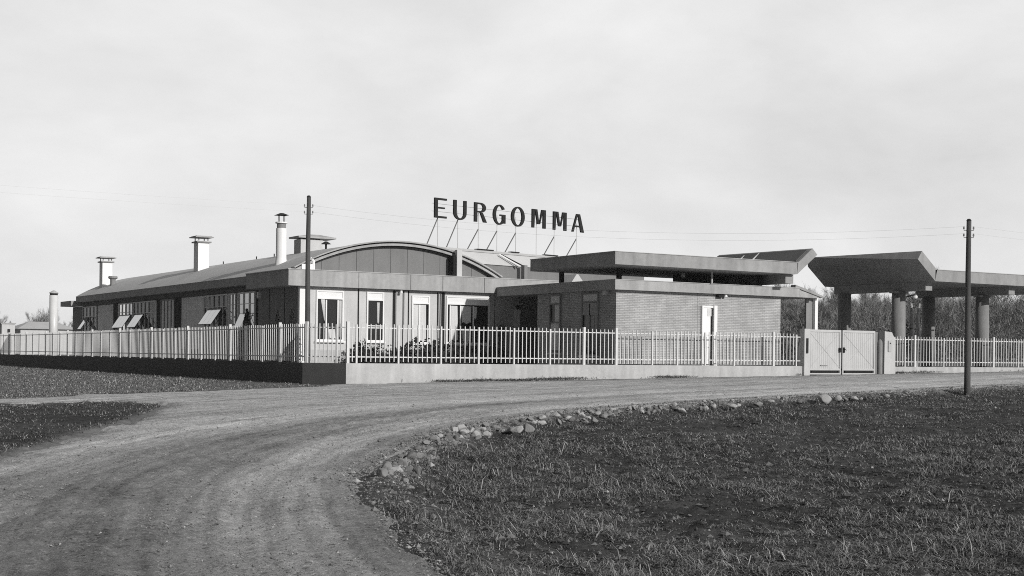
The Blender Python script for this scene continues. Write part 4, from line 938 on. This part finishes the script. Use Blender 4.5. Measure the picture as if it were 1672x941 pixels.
# ------------------------------------------------------------------ bare winter trees
def tree_meshes(seed, h, spread, twigs, levels=4, bare_trunk=.22):
    r = random.Random(seed); tr = MB(); seg_ = []
    def grow(p, d, l, rad, lev):
        q = p + d*l*.5 + Vector((r.gauss(0, 1), r.gauss(0, 1), 0))*l*.05; e = q + (d + Vector((r.gauss(0, .2), r.gauss(0, .2), r.gauss(.05, .1)))).normalized()*l*.5
        if lev <= 1: tr.tube([p, q, e], [rad, rad*.8, rad*.6], 5 if lev else 7, False)
        else: seg_.append((p, q, e, rad))
        if lev >= levels: return
        k = {0: 5, 1: 4, 2: 4, 3: 3}.get(lev, 3)
        for i in range(k):
            t = r.uniform(.35, 1.) if lev else r.uniform(bare_trunk*2, 1.)
            b = p.lerp(e, t); a = r.uniform(0, 6.28); w_ = r.uniform(.5, 1.05)*spread
            nd = (d + Vector((math.cos(a)*w_, math.sin(a)*w_, r.uniform(-.1, .35)))).normalized()
            grow(b, nd, l*r.uniform(.45, .72), rad*.5, lev + 1)
        if lev: grow(e, (d + Vector((r.gauss(0, .2), r.gauss(0, .2), .15))).normalized(), l*.6, rad*.55, lev + 1)
    grow(Vector((0, 0, -.2)), Vector((r.gauss(0, .04), r.gauss(0, .04), 1)).normalized(), h*.52, h*.02, 0)
    V, Fc = [], []
    for p, q, e, rad in seg_:
        w_ = max(rad*.8, .013)
        for a, b in ((p, q), (q, e)):
            s_ = Vector((r.gauss(0, 1), r.gauss(0, 1), r.gauss(0, .4))).normalized()*w_; k = len(V)
            V += [a - s_, a + s_, b + s_*.7, b - s_*.7]; Fc.append((k, k+1, k+2, k+3))
        for i in range(twigs):
            a = p.lerp(e, r.random()); d = ((e - p).normalized() + Vector((r.gauss(0, .8), r.gauss(0, .8), r.gauss(.25, .6)))).normalized()*r.uniform(.03, .09)*h
            s_ = Vector((r.gauss(0, 1), r.gauss(0, 1), r.gauss(0, .4))).normalized()*.009; k = len(V)
            V += [a - s_, a + s_, a + d + s_*.5, a + d - s_*.5]; Fc.append((k, k+1, k+2, k+3))
    return tr, np.array([tuple(v) for v in V]), np.array(Fc)
PROT = []
for i, (h, sp_, tw) in enumerate(((7.0, .9, 9), (8.0, .75, 9), (6.0, 1.0, 10), (7.5, .6, 9))):
    tr, V, Fc = tree_meshes(40 + i, h, sp_, tw)
    t = thing('bare_tree', (0, 0, 0), 'x', 'tree', 'bare winter trees beyond the fence')
    tr.build('trunk', M_BARK, t); link('crown', np_mesh('crown', V, Fc, [M_TWIG if i % 2 else M_TWIG2]), t)
    PROT.append(t)
KL = ['broad leafless tree in the wood behind the right fence', 'tall leafless tree in the wood behind the right fence', 'low spreading bush like tree in the wood behind the right fence', 'narrow leafless tree in the wood behind the right fence']
def ray_at(px, d):
    s_ = (px - 836)/2200*d
    return CAM.x + d*math.sin(YAW) + s_*math.cos(YAW), CAM.y + d*math.cos(YAW) - s_*math.sin(YAW)
used = set()
def put_tree(kind, x, y, sc, lab):
    rz = random.uniform(0, 6.28); z = float(gz(x, y)) - .1
    if kind not in used:
        used.add(kind); t = PROT[kind]; t.location = (x, y, z); t.rotation_euler = (0, 0, rz); t.scale = (sc,)*3; t['label'] = lab; return t
    return copy_thing(PROT[kind], (x, y, z), rz, sc, lab)
for i in range(58):
    px = 1255 + i*8.4 + random.uniform(-6, 6); d = random.uniform(105, 175)
    k = random.choice((0, 1, 2, 2, 3)); x, y = ray_at(px, d); put_tree(k, x, y, random.uniform(.55, 1.22)*d/150, KL[k])
put_tree(1, *ray_at(1648, 112), .66, 'tallest leafless tree standing out at the right edge of the wood')
put_tree(0, *ray_at(1304, 92), .78, 'nearer leafless tree seen between the brick wall and the porch post')
for i in range(9):
    px = (-14, 6, 14, 40, 55, 68, 76, 108, 122)[i]; d = random.uniform(200, 260)
    k = (1, 3, 0, 2, 3, 1, 0, 2, 0)[i]; x, y = ray_at(px, d); t = put_tree(k, x, y, random.uniform(.65, 1.0), 'distant leafless tree on the horizon left of the factory, ' + ('broad', 'tall', 'low', 'narrow')[k])
    t['group'] = 'distant trees on the left horizon'
# the wood's undergrowth: one mass
n = 230000; px = rng.uniform(1240, 1790, n); d = rng.uniform(100, 190, n)
s_ = (px - 836)/2200*d; x = CAM.x + d*math.sin(YAW) + s_*math.cos(YAW); y = CAM.y + d*math.cos(YAW) - s_*math.sin(YAW)
hmax = 1.6 + 6.5*np.clip(fbm(x*.07, y*.07, 3, 91) - .12, 0, 1)**1.3*1.6; z = gz(x, y) + hmax*rng.random(n)**.8
a = rng.normal(0, 1, (n, 3)); a[:, 2] = np.abs(a[:, 2])*1.6 + .3; a /= np.linalg.norm(a, axis=1)[:, None]; ln = rng.uniform(.25, .8, n)[:, None]
b = rng.normal(0, 1, (n, 3)); b /= np.linalg.norm(b, axis=1)[:, None]; b *= rng.uniform(.007, .024, n)[:, None]
P = np.stack([x, y, z], 1); V = np.stack([P - b, P + b, P + a*ln + b*.4, P + a*ln - b*.4], 1).reshape(-1, 3)
o = link('undergrowth', np_mesh('undergrowth', V, np.arange(4*n).reshape(-1, 4), [M_TWIG, M_TWIG2, M_LEAF2], rng.integers(0, 3, n))); o['kind'] = 'stuff'; tag(o, 'tangled bare undergrowth filling the foot of the wood behind the right fence', 'undergrowth')
n = 9000; px = rng.uniform(-60, 150, n); d = rng.uniform(230, 330, n)
s_ = (px - 836)/2200*d; x = CAM.x + d*math.sin(YAW) + s_*math.cos(YAW); y = CAM.y + d*math.cos(YAW) - s_*math.sin(YAW)
z = gz(x, y) + (3 + 3*fbm(x*.06, y*.06, 3, 95))*rng.random(n); P = np.stack([x, y, z], 1)
a = rng.normal(0, 1, (n, 3)); a[:, 2] = np.abs(a[:, 2])*1.4 + .3; a /= np.linalg.norm(a, axis=1)[:, None]; b = rng.normal(0, 1, (n, 3)); b /= np.linalg.norm(b, axis=1)[:, None]; b *= .06
V = np.stack([P - b, P + b, P + a*.9 + b*.4, P + a*.9 - b*.4], 1).reshape(-1, 3)
o = link('far_hedgerow', np_mesh('far_hedgerow', V, np.arange(4*n).reshape(-1, 4), [M_TWIG, M_TWIG2], rng.integers(0, 2, n))); o['kind'] = 'stuff'; tag(o, 'far hedgerow along the horizon left of the factory', 'hedge')
# pale barked tree behind the canopy
pt = thing('plane_tree', (39.0, 9.2, .4), 'pale barked pollarded tree with forked trunk between the canopy columns', 'tree')
o_ = pt.location
MB().tube([(39, 9.2, .2), (39.02, 9.2, 1.4), (38.85, 9.25, 2.6), (38.8, 9.2, 3.6), (38.7, 9.2, 4.3)], [.26, .2, .13, .11, .07], 10).tube([(39.02, 9.2, 1.3), (39.25, 9.1, 2.4), (39.15, 9.1, 3.4), (39.3, 9.1, 4.2)], [.17, .12, .1, .06], 9).tube([(39.1, 9.15, 2.3), (39.7, 9.0, 2.9), (40.2, 8.9, 3.0)], [.08, .07, .04], 7).build('trunk', M_PALEB, pt, o_)
br = MB()
for i in range(26):
    a = random.uniform(0, 6.28); p = Vector((random.choice((38.7, 39.3)), 9.15, random.uniform(3.9, 4.3))); e = p + Vector((math.cos(a)*random.uniform(.4, 1.3), math.sin(a)*.6, random.uniform(-.1, .9)))
    br.tube([p, p.lerp(e, .5) + Vector((0, 0, .1)), e], [.025, .018, .008], 4, False)
br.build('crown', M_BARK, pt, o_)
V, Fc = leafball(lambda r: np.array([r.normal(0, .22), r.normal(0, .2), 1.2 + 1.5*r.random()]) , 420, .09, 77)
t = thing('evergreen_sapling', (37.3, 8.6, .4), 'small dark evergreen sapling between the two left canopy columns', 'tree'); link('crown', np_mesh('crown', V, Fc, [M_LEAF]), t); MB().tube([(0, 0, -.1), (0, 0, 1.9)], .05, 6).build('trunk', M_BARK, t)

# ------------------------------------------------------------------ thin winter haze
hz = bpy.data.materials.new('haze_air'); hz.use_nodes = True
N, L = hz.node_tree.nodes, hz.node_tree.links
N.remove(N['Principled BSDF']); v = N.new('ShaderNodeVolumePrincipled'); v.inputs['Color'].default_value = (.95, .95, .95, 1); v.inputs['Density'].default_value = .00022
L.new(v.outputs[0], N['Material Output'].inputs['Volume'])
ho = MB().box(-3000, 3000, -3000, 3000, -4, 14).build('haze', hz); ho['kind'] = 'stuff'
S.cycles.volume_bounces = 1
